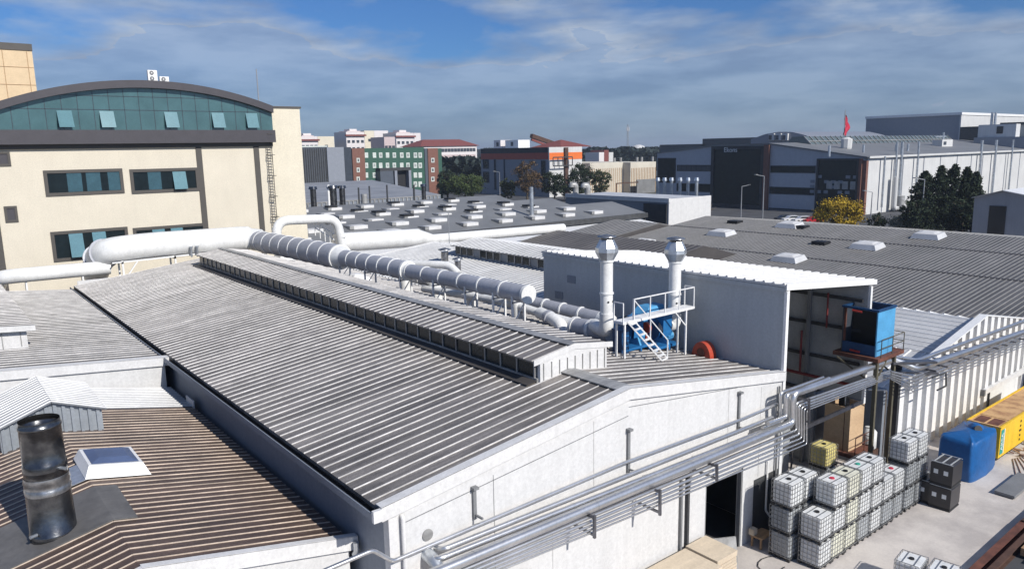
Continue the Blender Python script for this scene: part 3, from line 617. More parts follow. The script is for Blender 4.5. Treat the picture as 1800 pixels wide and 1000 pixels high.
for ya, yr, yb in bays:
    for row in (.33, .72):
        yy = ya+(yr-ya)*row; zz = 7.0+1.55*row
        for i in range(10):
            x = 36+i*6.2+(3.0 if row > .5 else 0)
            if x > 88: continue
            a = MB(); a.box(x-1.0, x+1.0, yy-.9, yy+.9, zz-.15, zz+.30, 'white_trim'); a.box(x-1.6, x-1.001, yy-.95, yy+.95, zz-.1, zz+.32, 'roof_lightgrey')
            if k >= 2 and (i+k) % 2 == 0: a.box(x-1.5, x+.2, yy-.8, yy+.8, zz+.301, zz+.62, 'black')
            a.build('skylight', gh)
        k += 1
# the long white low annexe in front of it
an = thing('white_annexe', 'long low white-roofed annexe running in front of the smooth grey roof', 'annexe', (64, 80, 0))
b = MB(); b.slab([(34, 75, 5.3), (93, 75, 5.3), (93, 82.55, 6.1), (34, 82.55, 6.1)], .2, 'white_paint'); b.build('roof', an)
b = MB(); b.box(34.2, 92.8, 75.3, 75.5, 0, 5.1, 'white_trim'); b.build('wall', an)
# tall roof flue with shadow, thin masts
def mast(name, label, cat, x, y, z0, z1, r, m='paint_lamp', group=None):
    t_ = thing(name, label, cat, (x, y, z0), group); a = MB(); a.tube([(x, y, z0), (x, y, z1)], [r, r*.8], m, 10); a.build('pole', t_); return t_
yy = 86.5; zz = 7+1.55*(yy-83)/7.8; X_ = aty(935, 383, yy).x
t_ = mast('roof_chimney', 'slim tall grey chimney pipe standing on the smooth grey roof', 'chimney', X_, yy, zz-.1, ztop(935, 329, X_, yy), .34, 'galv')
a = MB(); a.tube([(X_, yy, zz-.02), (X_, yy, zz+.25)], [.6, .4], 'roof_lightgrey', 12); a.build('base_collar', t_)
p = aty(790, 433, 62.5); mast('lightning_mast', 'thin lightning rod rising from the pale rear hall roof edge', 'mast', p.x, 62.5, p.z-.3, ztop(791, 372, p.x, 62.5), .045)
# low building with two hooded vents
lb = thing('low_white_building', 'flat roofed low building with a white parapet and sunlit end, centre distance', 'building', (110, 96, 0))
P1 = aty(1176, 350, 90.0); PX0, PX1 = P1.x, aty(1250, 350, 90).x
ztp = P1.z
b = MB(); b.box(PX0, PX1, 90, 90.3, 0, ztp, 'white_trim'); b.box(PX0+.001, PX0+.3, 90.3, 118, 0, ztp-.7, 'shade_wall'); b.box(PX0-.15, PX0+.35, 89.9, 118, ztp-.7, ztp+.1, 'white_trim'); b.build('wall', lb)
b = MB(); b.slab([(PX0+.36, 90.31, ztp-.2), (PX1, 90.31, ztp-.2), (PX1, 118, ztp-.2), (PX0+.36, 118, ztp-.2)], .2, 'roof_white'); b.build('roof', lb)
b = MB(); b.box(PX0-.2, PX0-.002, 90.4, 96, 0, ztp-1.0, 'dark_wall'); b.build('dark_door', lb)
for px, nm in ((1012, 'left'), (1033, 'right')):
    q = atx(px, 341, PX0+1.2); x, y = q.x, q.y
    v = thing('hooded_vent', 'curved hooded grey vent, the '+nm+' of two on the low white parapet', 'roof vent', (x, y, ztp-.3), 'hooded vents on the low building')
    a = MB(); a.tube(bend([(x, y, ztp-.4), (x, y, ztp+1.9), (x-.9, y+.3, ztp+1.9), (x-.9, y+.3, ztp+1.45)], .6), .62, 'roof_lightgrey', 12); a.build('hood', v)

# ================================================================== DUCTS ON THE ROOF
dt = thing('main_duct', 'long white and grey ringed air duct running along the hall roof, thickest at the back', 'air duct', (25, 50, 8))
DXc = 25.0
def dz_(y): return 10.12-(y-30)*.009
def ringed(parent, segs, name='duct_section', body='duct_grey', ring='duct_white', xf=None, zf=None):
    for ya, yb, r, n_ in segs:
        b = MB(); b.tube([(xf(ya), ya, zf(ya)), (xf(yb), yb, zf(yb))], r, body, 28)
        o = b.build(name, parent)
        for i in range(n_+1):
            a = MB(); y = ya+(yb-ya)*i/n_; w2 = .06 if i not in (0, n_) else .10
            a.tube([(xf(y), y-w2, zf(y)), (xf(y), y+w2, zf(y))], r+.04, ring, 28); a.build('flange', o)
ringed(dt, [(30.0, 42.0, .47, 6), (42.3, 51.6, .62, 6), (52.2, 70.0, .93, 9)], xf=lambda y: DXc, zf=dz_)
b = MB(); b.tube([(DXc, 42.3, dz_(42.3)), (DXc, 42.0, dz_(42))], [.62, .47], 'duct_white', 28); b.build('reducer', dt); b = MB(); b.tube([(DXc, 52.3, dz_(52)), (DXc, 51.3, dz_(51))], [.95, .62], 'duct_white', 28); b.build('reducer', dt)
b = MB(); b.tube([(DXc, 29.93, dz_(30)), (DXc, 30.02, dz_(30))], .50, 'duct_white', 28); b.build('end_cap', dt)
for y in (30.8, 32.5, 35.2, 38.6, 42.6, 47.5, 51.5):
    for sx in (-.42, .42):
        b = MB(); x = DXc+sx; b.box(x-.05, x+.05, y-.05, y+.05, zr(x)-.1, dz_(y)-.15, 'white_paint'); b.build('leg', dt)
    b = MB(); b.box(DXc-.5, DXc+.5, y-.05, y+.05, dz_(y)-(.70 if y > 42 else .55), dz_(y)-(.60 if y > 42 else .47), 'white_paint'); b.bar((DXc-.42, y, zr(DXc-.4)), (DXc+.42, y, dz_(y)-.6), .05, 'white_paint'); b.build('brace', dt)
# curved branches dropping to the roof
for y, r in ((33.5, .30), (38.0, .33), (42.0, .36), (46.0, .38)):
    b = MB(); b.tube(bend([(DXc+.1, y+.3, dz_(y)-.1), (DXc+.9, y-.2, dz_(y)-.35), (DXc+1.55, y-.6, dz_(y)-.9), (DXc+1.6, y-.7, zr(DXc+1.6)-.1)], .8, 6), r, 'duct_white', 16); b.build('branch_elbow', dt)
# far transverse duct
fd = thing('transverse_duct', 'very thick smooth white duct crossing in front of the cream building', 'air duct', (19, 70, 8))
b = MB(); pth = bend([(12.2, 75, 7.6), (12.2, 72.3, 9.3), (12.6, 70.2, 9.95), (15.6, 70.2, 10.1), (24.2, 70.2, 10.0), (25.2, 69.2, 9.85)], 1.3, 6)
b.tube(pth, [1.12 if q.x < 24.4 else .98 for q in pth], 'duct_white', 28)
fo = b.build('duct_body', fd)
b = MB()
b.tube([pth[3], pth[3]+(pth[4]-pth[3]).normalized()*.14], 1.27, 'duct_grey', 28); b.build('flange', fo)
b = MB(); b.tube([pth[8], pth[8]+(pth[9]-pth[8]).normalized()*.14], 1.27, 'duct_grey', 28); b.build('flange', fo)
for x in (13.4, 17.6, 21.6):
    b = MB(); b.box(x-.07, x+.07, 69.3, 69.42, 7.2, 9.1, 'white_paint'); b.box(x-.07, x+.07, 70.9, 71.02, 7.2, 9.1, 'white_paint'); b.box(x-.07, x+.07, 69.3, 71.02, 8.85, 8.99, 'white_paint'); b.build('support', fd)
b = MB(); b.bar((13.4, 69.36, 9.0), (21.6, 69.36, 9.1), .12, 'white_paint'); b.bar((13.4, 69.36, 7.4), (14.6, 69.36, 9.0), .1, 'white_paint'); b.bar((12.6, 69.3, 9.0), (13.4, 69.36, 9.0), .1, 'white_paint'); b.build('frame', fd)
for x in (18.9, 19.4):
    b = MB(); b.tube([(x, 69.0, 8.9), (x, 68.95, 9.7)], .09, 'galv', 8); b.tube([(x, 68.95, 9.7), (x, 68.95, 9.85)], .14, 'galv', 8); b.build('valve', fd)
# small left duct
sd_ = thing('side_duct', 'smooth white duct of medium thickness at the far left below the cream wall', 'air duct', (8, 70, 7.6))
b = MB(); pth = bend([(4.9, 74.5, 7.4), (4.9, 71.0, 8.5), (6.2, 70.4, 8.6), (12.6, 70.6, 8.5)], .9, 6); b.tube(pth, .58, 'duct_white', 24); b.build('duct_body', sd_)
for x in (6.5, 10.5):
    b = MB(); b.box(x-.06, x+.06, 70.3, 70.42, 7.2, 8.1, 'white_paint'); b.box(x-.06, x+.06, 70.7, 70.82, 7.2, 8.1, 'white_paint'); b.build('support', sd_)
# arch duct
ad = thing('arch_duct', 'white pipe arching up and over beside the cream tower', 'air duct', (30, 72, 9))
q = [aty(486, 440, 72), aty(486, 388, 72), aty(592, 384, 72), aty(603, 440, 72)]
b = MB(); b.tube(bend(q, 1.3, 6), .47, 'duct_white', 20); b.build('duct_body', ad)
b = MB(); b.tube([(q[3].x-.1, 72, q[3].z+1.4), (q[3].x-.08, 72, q[3].z+1.52)], .53, 'duct_white', 20); b.build('flange', ad)
st_ = thing('far_stair', 'small white steel stair under the arching white pipe', 'stair', (36, 73, 6))
for i in range(2):
    b = MB(); pa = aty(553, 390+i*10, 73+i); pb = aty(588, 412+i*10, 73+i); b.bar(pa, pb, .12, 'white_paint'); b.build('handrail', st_)
b = MB()
for i in range(5):
    t_ = i/4; pa = aty(553+35*t_, 392+22*t_, 73); b.bar(pa, (pa.x, pa.y, pa.z-1.3), .07, 'white_paint')
b.build('baluster', st_)
# white curved cylinder piece behind the ringed duct
cw = thing('white_silo', 'long thick white pipe lying behind the ringed duct, mid distance', 'air duct', (45, 74, 6))
b = MB(); pa, pb = aty(590, 427, 74.5), aty(735, 418, 74.5); b.tube([pa, pb], 1.05, 'duct_white', 24); b.build('duct_body', cw)
b = MB(); b.tube([pb+Vector((-.1, 0, 0)), aty(760, 421, 74.5), aty(990, 401, 74.5)], [1.0, .62, .6], 'duct_white', 20); b.build('duct_tail', cw)
# second, lower ringed duct toward the fans
d2 = thing('lower_duct', 'lower grey ringed duct running down to the blue fans beside the grey shed', 'air duct', (27.6, 30, 8.5))
pp = [(27.2, 46, 8.9), (27.6, 36, 8.95), (28.0, 27.6, 8.75)]
def along(pts, n):
    o = []; P = [Vector(a) for a in pts]
    for i in range(len(P)-1):
        for k in range(n): o.append(P[i].lerp(P[i+1], k/n))
    o.append(P[-1]); return o
b = MB(); b.tube(pp, .36, 'duct_grey', 20); o = b.build('duct_body', d2)
A_ = along(pp, 6)
for i in range(len(A_)-1):
    b = MB(); d = (A_[i+1]-A_[i]).normalized(); b.tube([A_[i], A_[i]+d*.10], .41, 'duct_white', 20); b.build('flange', o)
b = MB(); b.tube([(28.0, 27.6, 8.75), (28.0, 27.2, 8.7), (27.9, 26.7, 8.7)], [.38, .42, .42], 'duct_white', 20); b.build('end_piece', d2)
d3 = thing('small_duct', 'smooth narrower white duct slanting down between the ringed ducts', 'air duct', (26.8, 31, 8.6))
b = MB(); b.tube(bend([(26.0, 42, 8.7), (26.5, 34, 8.95), (26.9, 30.0, 8.55), (27.2, 26.8, 8.4)], 1.0), .24, 'duct_white', 16); b.build('duct_body', d3)
b = MB(); b.tube(bend([(26.7, 31.0, 8.7), (26.5, 29.6, 8.6), (26.4, 28.9, 8.4), (26.4, 28.7, 7.9)], .5), .34, 'duct_white', 16); b.tube([(26.55, 30.2, 8.65), (26.5, 29.9, 8.63)], .38, 'duct_grey', 16); b.build('branch_elbow', d3)
d4 = thing('inlet_duct', 'short fat pale duct stub entering the left blue fan', 'air duct', (26.2, 26, 8.6))
b = MB(); b.tube([(26.2, 27.7, 8.6), (26.1, 24.9, 8.75)], [.46, .50], 'duct_grey', 24); b.tube([(26.2, 27.7, 8.6), (26.2, 27.5, 8.6)], .52, 'duct_white', 24); b.tube([(26.15, 26.4, 8.67), (26.15, 26.2, 8.68)], .54, 'duct_white', 24); b.build('duct_body', d4)
b = MB(); b.box(25.9, 26.0, 26.6, 26.7, 7.9, 8.3, 'white_paint'); b.build('leg', d4)
d5 = thing('pale_pipe', 'pale pipe lying across behind the main ringed duct near its middle', 'air duct', (28, 44, 8.3))
pa, pb, pc = atz(700, 463, 9.1), atz(790, 466, 9.1), atz(806, 482, 8.5)
b = MB(); b.tube(bend([pa, pb, pc], .8), .3, 'duct_white', 16); b.build('duct_body', d5)

# ================================================================== FANS, STACKS, WALKWAY
def fan(x, y, z, label):
    t_ = thing('fan_unit', label, 'industrial fan', (x, y, z), 'blue fans under the walkway')
    a = MB(); n = 22; pr = []
    for i in range(n+1):
        a_ = -pi/2+2*pi*i/n*.80; rr = .50+.28*i/n; pr.append((y+rr*cos(a_), z+.95+rr*sin(a_)))
    pr.append((y-.78, z+1.75)); pr.append((y-.30, z+1.75))
    a.prism([(u, v) for u, v in pr], 'x', x-.32, x+.32, 'blue_steel'); vo = a.build('volute', t_)
    for s_ in (-.345, .32): a = MB(); a.tube([(x+s_, y, z+.95), (x+s_+.025, y, z+.95)], .5, 'blue_navy', 20); a.build('rim', vo)
    a = MB(); a.box(x-.55, x+1.15, y-.55, y+.5, z+.05, z+.18, 'blue_steel')
    for sx in (-.5, .45, 1.05):
        for sy in (-.5, .42): a.box(x+sx-.05, x+sx+.05, y+sy-.05, y+sy+.05, z-.1, z+.05, 'blue_steel')
    a.prism([(y-.5, z+.18), (y+.45, z+.18), (y+.2, z+.75), (y-.25, z+.75)], 'x', x+.40, x+.52, 'blue_light'); a.build('base_frame', t_)
    a = MB(); a.tube([(x+.55, y-.1, z+.50), (x+1.05, y-.1, z+.50)], .22, 'blue_light', 16); a.tube([(x+1.05, y-.1, z+.5), (x+1.13, y-.1, z+.5)], .18, 'galv', 16)
    for k in range(8): a_ = 2*pi*k/8; a.box(x+.6, x+1.0, y-.1+.23*cos(a_)-.012, y-.1+.23*cos(a_)+.012, z+.5+.23*sin(a_)-.012, z+.5+.23*sin(a_)+.012, 'blue_steel')
    a.build('motor', t_)
    return t_
FZ = 7.95
fan(26.4, 24.2, FZ+.1, 'blue centrifugal fan on the left, behind the white ladder')
fan(28.15, 23.9, FZ-.1, 'blue centrifugal fan on the right, in front of the grey shed wall')
bx_ = thing('fan_housing', 'dark blue square fan housing standing left of the white ladder', 'fan housing', (25.0, 24.2, FZ))
b = MB(); b.box(25.3, 25.8, 23.5, 24.1, FZ+.1, FZ+1.25, 'blue_navy'); b.box(25.26, 25.84, 23.46, 24.14, FZ+1.25, FZ+1.32, 'blue_navy'); b.build('body', bx_)
b = MB()
for i in range(4): b.box(25.34, 25.76, 23.47, 23.499, FZ+.25+i*.24, FZ+.30+i*.24, 'blue_steel')
b.build('louvre', bx_)
hd = thing('blue_hood', 'bright blue sheet metal hood above the right fan under the walkway', 'duct hood', (28.4, 24.4, 9))
b = MB(); b.add([(27.2, 24.0, 9.0), (29.3, 24.0, 9.0), (29.3, 25.2, 9.0), (27.2, 25.2, 9.0), (28.1, 24.3, 9.85), (29.2, 24.3, 9.85), (29.2, 25.0, 9.85), (28.1, 25.0, 9.85)], [(3, 2, 1, 0), (4, 5, 6, 7), (0, 1, 5, 4), (1, 2, 6, 5), (2, 3, 7, 6), (3, 0, 4, 7)], 'blue_light'); b.build('body', hd)
gr = thing('belt_guard', 'small round orange red belt guard between the two blue fans', 'guard', (27.0, 23.6, 8.6))
b = MB(); b.tube([(26.95, 23.5, 9.12), (27.10, 23.5, 9.12)], .27, 'orange_red', 18); b.tube([(27.0, 23.5, 8.5), (27.05, 23.5, 9.1)], .06, 'orange_red', 8); b.build('body', gr)
rg = thing('red_fan_casing', 'red orange half round casing lying on the brown roof against the grey wall', 'fan casing', (29.6, 21.9, 7.5))
b = MB(); pr = [(21.55+.62*cos(a*pi/12)*-1*-1, 7.52+.72*sin(a*pi/12)) for a in range(13)]
b.prism([(21.95+.55*cos(a*pi/14), 7.50+.80*sin(a*pi/14)) for a in range(15)], 'x', 29.25, 29.75, 'orange_red'); b.build('casing', rg)
b = MB(); b.tube([(29.22, 21.95, 7.78), (29.249, 21.95, 7.78)], .22, 'rust', 14); b.build('hub', rg)

def stack(name_label, x, y, z0, z1, elbow_to):
    t_ = thing('exhaust_stack', name_label, 'exhaust stack', (x, y, z0), 'white exhaust stacks beside the grey shed')
    a = MB(); a.tube([(x, y, z0+.9), (x, y, z1)], .30, 'duct_white', 24); po = a.build('pipe', t_)
    for z in (z0+.95, z0+(z1-z0)*.55, z1-.05): a = MB(); a.tube([(x, y, z), (x, y, z+.07)], .345, 'duct_white', 24); a.build('flange', po)
    for k in (-.5, .45): a = MB(); a.tube([(x+.28*sin(k), y-.28*cos(k), z0+(z1-z0)*.45), (x+.32*sin(k), y-.32*cos(k), z0+(z1-z0)*.45)], .05, 'black', 10); a.build('port', po)
    a = MB(); ex, ey, ez = elbow_to; a.tube(bend([(ex, ey, ez), (x, y, ez), (x, y, z0+.95)], .7, 6), .34, 'duct_white', 24); a.build('elbow', t_)
    a = MB(); s_ = 8
    a.tube([(x, y, z1-.02), (x, y, z1+.38), (x, y, z1+.42), (x, y, z1+.62), (x, y, z1+1.0)], [.31, .53, .55, .53, .33], 'galv', 8, smooth=False)
    a.build('cowl', t_)
    a = MB(); a.tube([(x, y, z1+1.0), (x, y, z1+1.12)], .30, 'galv_dark', 12); a.tube([(x, y, z1+1.12), (x, y, z1+1.16), (x, y, z1+1.24)], [.46, .46, .1], 'galv_mid', 12)
    a.build('cap', t_)
stack('left white exhaust stack with galvanised cowl, in front of the grey shed', 25.4, 24.6, 8.9, 12.45, (25.9, 25.9, 9.0))
stack('right white exhaust stack with galvanised cowl, at the end of the walkway', 29.15, 23.55, 8.4, 12.1, (28.3, 24.0, 8.95))

wk = thing('walkway', 'white steel walkway with railings on posts above the blue fans', 'walkway', (27, 22.8, 8))
wy0, wy1, wz = 22.5, 23.1, 9.98
b = MB(); b.box(24.3, 29.4, wy0, wy1, wz-.12, wz, 'white_paint'); b.build('deck', wk)
for x in (24.45, 28.8):
    for y in (wy0+.05, wy1-.05):
        b = MB(); b.box(x-.04, x+.04, y-.04, y+.04, zr(x)-.1, wz-.121, 'white_paint'); b.build('post', wk)
b = MB(); b.bar((28.0, wy0+.05, wz-.12), (28.8, wy0+.05, wz-.9), .05, 'white_paint'); b.build('brace', wk)
b = MB()
for y in (wy0+.03,):
    b.bar((25.05, y, wz+.95), (29.38, y, wz+.95), .045, 'white_paint')
    for x in (25.05, 26.15, 27.2, 28.25, 29.36): b.bar((x, y, wz), (x, y, wz+.95), .045, 'white_paint')
b.bar((29.37, wy0+.03, wz+.95), (29.37, wy1, wz+.95), .045, 'white_paint'); b.bar((29.37, wy1, wz), (29.37, wy1, wz+.95), .045, 'white_paint')
for y in (wy0+.03, wy1): b.bar((24.33, y, wz), (24.33, y, wz+.85), .045, 'white_paint')
b.bar((24.33, wy0+.03, wz+.85), (24.33, wy1, wz+.85), .045, 'white_paint'); b.build('railing', wk)
ld = thing('ladder', 'white steel stair ladder with side rail leaning down from the walkway', 'ladder', (25.2, 22, 8))
lt, lb_ = Vector((24.75, wy0, wz)), Vector((26.0, 21.55, zr(26.0)))
b = MB(); ox = Vector((0, .0, 0))
la, lb2 = Vector((24.55, 22.48, wz)), Vector((25.75, 21.45, zr(25.8))); off = Vector((.52, .12, 0))
b.bar(la, lb2, .06, 'white_paint'); b.bar(la+off, lb2+off, .06, 'white_paint'); b.build('stringer', ld)
for i in range(7):
    t_ = (i+.6)/7.4; a = MB(); p_ = la.lerp(lb2, t_); a.bar(p_, p_+off, .16, 'white_paint', .03); a.build('tread', ld)
b = MB(); hr = Vector((0, 0, .95)); b.bar(la+off+hr, lb2+off+hr*.9, .045, 'white_paint'); b.bar(lb2+off, lb2+off+hr*.9, .045, 'white_paint'); b.bar(la+off+hr*.99, la+off, .045, 'white_paint')
m_ = (la+off).lerp(lb2+off, .5); b.bar(m_, m_+hr*.95, .04, 'white_paint'); b.bar(lb2, lb2+off, .06, 'white_paint'); b.build('handrail', ld)

# ================================================================== PIPE BRIDGE
def pl(pts, y):   # pipe route read on the plane Y = y
    return [aty(a, c, y) for a, c in pts]
def pipe(label, path, r, m='pipe_steel', rad=.3, n=14, nm='steam_pipe', group='steel pipes on the pipe bridge', joints=True):
    o = MB(); P = bend(path, rad, 6); o.tube(P, r, m, n)
    if joints:
        for i in range(len(P)-1):
            L_ = (P[i+1]-P[i]).length; d = (P[i+1]-P[i]).normalized() if L_ > 0 else None
            k = int(L_/2.6)
            for j in range(1, k+1):
                q = P[i]+d*(j*2.6); o.tube([q, q+d*.05], r*1.045, m, n)
    ob = o.build(nm); tag(ob, label, 'pipe', group); return ob
PY = 17.25
pipe('thin upper pipe highest on the white gable wall, stepping down at its left end', pl([(520, 1024), (655, 966), (690, 986), (1100, 812), (1300, 738), (1366, 710)], PY+.35), .065, rad=.15)
pipe('uppermost of two medium pipes that bend into the wall at the left', [aty(766, 962, 17.96)]+pl([(778, 965), (1358, 733)], PY+.25), .08)
pipe('lower of two medium pipes that bend into the wall at the left', [aty(752, 972, 17.96)]+pl([(768, 983), (1372, 745)], PY+.1), .085)
q = pl([(700, 1033), (1393, 743), (1393, 692), (1562, 634)], PY-.15)
kx = q[-1]
q2 = [Vector((kx.x+.4, 17.6, kx.z+.1)), Vector((41.6, 17.3, 6.25))]
pipe('thickest silver pipe, rising in a step beside the wall end and crossing the yard', q, .175, rad=.38, n=20)
P6 = aty(1610, 648, 16.6); E6 = aty(1830, 573, 16.6)
pipe('thick silver pipe along the corrugated gable, lower of the thick pair', [kx+Vector((-.1, .1, -.03)), Vector((kx.x+.8, 17.5, kx.z-.05)), P6, E6], .17, rad=.3, n=18)
P7 = aty(1612, 633, 17.1); E7 = aty(1830, 553, 17.1)
pipe('medium pipe along the corrugated gable above the thick pair', [kx+Vector((.3, .9, .15)), P7, E7], .10, rad=.3)
# small lines below
for i, (dy0, yy, rr) in enumerate(((16, 17.02, .055), (24, 16.95, .055), (31, 16.9, .042), (37, 16.87, .036), (42, 16.9, .032))):
    a0 = [(700, 1033+dy0), (1400+i*4.5, 740+dy0*.95), (1400+i*4.5, 700+dy0*.5), (1565, 643+dy0*.5)]
    pipe(['first', 'second', 'third', 'fourth', 'lowest'][i]+' thin line counted downward in the bundle under the thickest silver pipe', pl(a0, yy), rr, rad=.16, n=8)
    b0 = [(1566, 645+dy0*.5), (1606, 662+i*6.5), (1830, 579+i*4)]
    pipe(['first', 'second', 'third', 'fourth', 'lowest'][i]+' thin line counted downward below the thick pipe on the corrugated gable', pl(b0, 16.55-.03*i), rr*.9, rad=.16, n=8)
pipe('thin dark line right under the thickest pipe', pl([(700, 1043), (1395, 756)], 17.1), .04, 'pipe_dark', n=8)
# riser group at the wall end
for i, (px, y_) in enumerate(((1372, 17.3), (1382, 17.1))):
    q = pl([(px-32, 752-i*8), (px, 740-i*8), (px, 690+i*4), (px+75, 663+i*2)], y_)
    pipe(['thin riser', 'slightly thicker riser'][i]+' looping up beside the end of the white gable wall', q, .07+.03*i, rad=.2, n=10, joints=False)
# supports: brackets, trays
br = thing('pipe_rack', 'grey steel brackets and hangers carrying the silver pipes along the walls', 'pipe rack', (20, 17.5, 0))
for px, py0, py1, y_ in ((1045, 905, 945, 16.75), (1160, 860, 905, 16.75), (1260, 815, 845, 16.75), (1422, 700, 745, 16.75)):
    a, c = aty(px, py0, y_), aty(px, py1, y_)
    b = MB(); b.bar(a, c, .09, 'pipe_dark'); b.bar(c+Vector((0, 0, .1)), c+Vector((0, 1.2, .1)), .08, 'pipe_dark'); b.bar(a+Vector((0, 0, -.1)), a+Vector((0, 1.2, -.1)), .08, 'pipe_dark'); b.build('bracket', br)
for px, py0, py1 in ((833, 857, 912), (1105, 755, 830), (1300, 690, 755)):
    a, c = aty(px, py0, 17.9), aty(px, py1, 17.9); b = MB(); b.bar((a.x, 17.9, a.z), (a.x, 17.9, c.z), .12, 'grey_wall', .09); b.box(a.x-.1, a.x+.1, 17.75, 17.948, a.z-.03, a.z+.05, 'grey_wall'); b.bar((a.x, 17.85, c.z+.15), (a.x+.02, 17.5, c.z+.15), .06, 'grey_wall'); b.build('hanger', br)
b = MB(); b.box(23.2-.06, 23.2+.06, 17.80, 17.94, 0, 4.6, 'dark_wall'); b.build('wall_post', br)
b = MB(); b.box(22.8-.05, 22.8+.05, 17.82, 17.945, 0, 4.5, 'grey_wall'); b.build('wall_post', br)
b = MB(); b.bar(aty(760, 1003, 17.3), aty(1385, 742, 17.3), .30, 'pipe_dark', .04); b.build('cable_tray', br)
for i in range(10):
    b = MB(); x = 42.2+i*1.5; z = P6.z+(E6.z-P6.z)*(x-P6.x)/(E6.x-P6.x)-.3
    b.bar((x, 16.2, z), (x, 17.60, z), .08, 'pipe_dark'); b.build('cross_bar', br)
a = aty(1663, 655, 16.2); c = aty(1663, 678, 16.2)
b = MB(); b.bar(a, c, .07, 'dark_wall'); b.bar(a, (a.x-1.8, a.y, a.z+.1), .07, 'dark_wall'); b.bar(c, (a.x-1.0, a.y, c.z), .07, 'dark_wall'); b.build('bracket', br)
b = MB(); b.bar((kx.x+.6, 17.3, kx.z-.25), (42.0, 16.3, kx.z-.55), .5, 'pipe_dark', .12); b.bar((kx.x+.9, 17.9, kx.z-.9), (42.4, 16.3, kx.z-1.25), .5, 'pipe_dark', .1); b.build('bridge_beam', br)
b = MB(); b.box(40.6, 40.85, 17.4, 17.65, 0, kx.z-.6, 'dark_wall'); b.build('bridge_post', br)
# junction box on the white panel
eb = thing('wall_stub', 'round insulated duct stub where the medium pipes enter the white wall', 'pipe', (10.6, 17.9, 5.6))
e3 = aty(752, 972, 17.96); b = MB(); b.tube(bend([(e3.x-.05, 17.96, e3.z+.02), (e3.x-.05, 17.6, e3.z), (e3.x, 17.3, e3.z-.25)], .2), .2, 'galv', 16); b.tube([(e3.x, 17.96, e3.z+.62), (e3.x, 17.9, e3.z+.62)], .18, 'roof_lightgrey', 16); b.build('body', eb)

# ================================================================== OPEN BLUE BOX ON ITS TOWER
bt = thing('blue_open_tank', 'blue steel box with an open dark side, on a rusty platform above the pipes', 'cooling tower', (37.6, 17.9, 7))
qx, qX, qy, qY, qz, qZ = 36.8, 38.65, 17.0, 18.8, 7.12, 9.42  # sunlit side lighter blue, rim and inside navy: light put into the colours
b = MB(); b.box(qx, qX, qy, qy+.06, qz, qZ, 'blue_light'); b.build('side_panel', bt)
b = MB(); b.box(qx, qX, qY-.06, qY, qz, qZ, 'win_dark'); b.build('side_panel', bt)  # near-black panel carries the shade inside the open box
b = MB(); b.box(qX-.06, qX-.001, qy+.061, qY-.061, qz, qZ, 'blue_navy'); b.build('back_panel', bt)
b = MB(); b.box(qx, qX-.06, qy+.061, qY-.061, qz, qz+.08, 'blue_navy'); b.box(qx, qx+.06, qy+.061, qY-.061, qz+.081, qz+.55, 'blue_navy'); b.build('sump', bt)
b = MB(); b.box(qx-.05, qx+.1, qy-.05, qY+.05, qZ, qZ+.1, 'blue_navy'); b.box(qX-.1, qX+.05, qy-.05, qY+.05, qZ, qZ+.1, 'blue_navy'); b.box(qx+.1, qX-.1, qy-.05, qy+.08, qZ, qZ+.1, 'blue_navy'); b.box(qx+.1, qX-.1, qY-.08, qY+.05, qZ, qZ+.1, 'blue_navy'); b.build('rim', bt)
b = MB(); b.box(qx+.02, qx+.1, qY-.16, qY-.061, qz+.55, qZ, 'rust'); b.box(qx+.9, qx+.98, qy+.061, qY-.061, qz+.3, qZ-.1, 'black'); b.build('inner_frame_shade', bt)  # black sheet beside the rusty bar paints in the shade inside the box
b = MB(); b.tube([(qx-.04, qY-.5, qZ-.08), (qx-.04, qY-1.0, qZ-.10)], .06, 'red', 8); b.tube([(qx-.04, qY-.5, qz+.14), (qx-.04, qY-1.0, qz+.12)], .06, 'red', 8); b.build('red_pipe', bt)
tp = thing('tank_platform', 'rusty steel platform on brown columns carrying the blue open box', 'platform', (37.5, 17.8, 0))
b = MB(); b.box(qx-.25, qX+.75, qy-.25, qY+.3, qz-.22, qz-.02, 'rust'); b.build('deck', tp)
for x, y in ((36.85, 16.95), (39.3, 17.2)):
    b = MB(); b.box(x-.09, x+.09, y-.09, y+.09, 0, qz-.221, 'post_brown'); b.build('column', tp)
for a_, c_3 in (((36.85, 16.95, qz-1.5), (36.4, 18.8, qz-.25)), ((36.85, 16.95, qz-1.3), (38.0, 16.95, qz-.25)), ((39.3, 17.2, qz-1.4), (39.2, 19.0, qz-.25))):
    b = MB(); b.bar(a_, c_3, .07, 'post_brown'); b.build('brace', tp)
b = MB(); rz = qz+.9
for z in (qz+.45, rz): b.bar((36.9, 16.78, z), (39.35, 16.78, z), .035, 'post_brown'); b.bar((39.35, 16.78, z), (39.35, 19.0, z), .035, 'post_brown')
for x in (36.9, 38.1, 39.35): b.bar((x, 16.78, qz-.02), (x, 16.78, rz), .035, 'post_brown')
b.bar((39.35, 19.0, qz-.02), (39.35, 19.0, rz), .035, 'post_brown'); b.bar((39.35, 17.9, qz-.02), (39.35, 17.9, rz), .035, 'post_brown'); b.build('railing', tp)

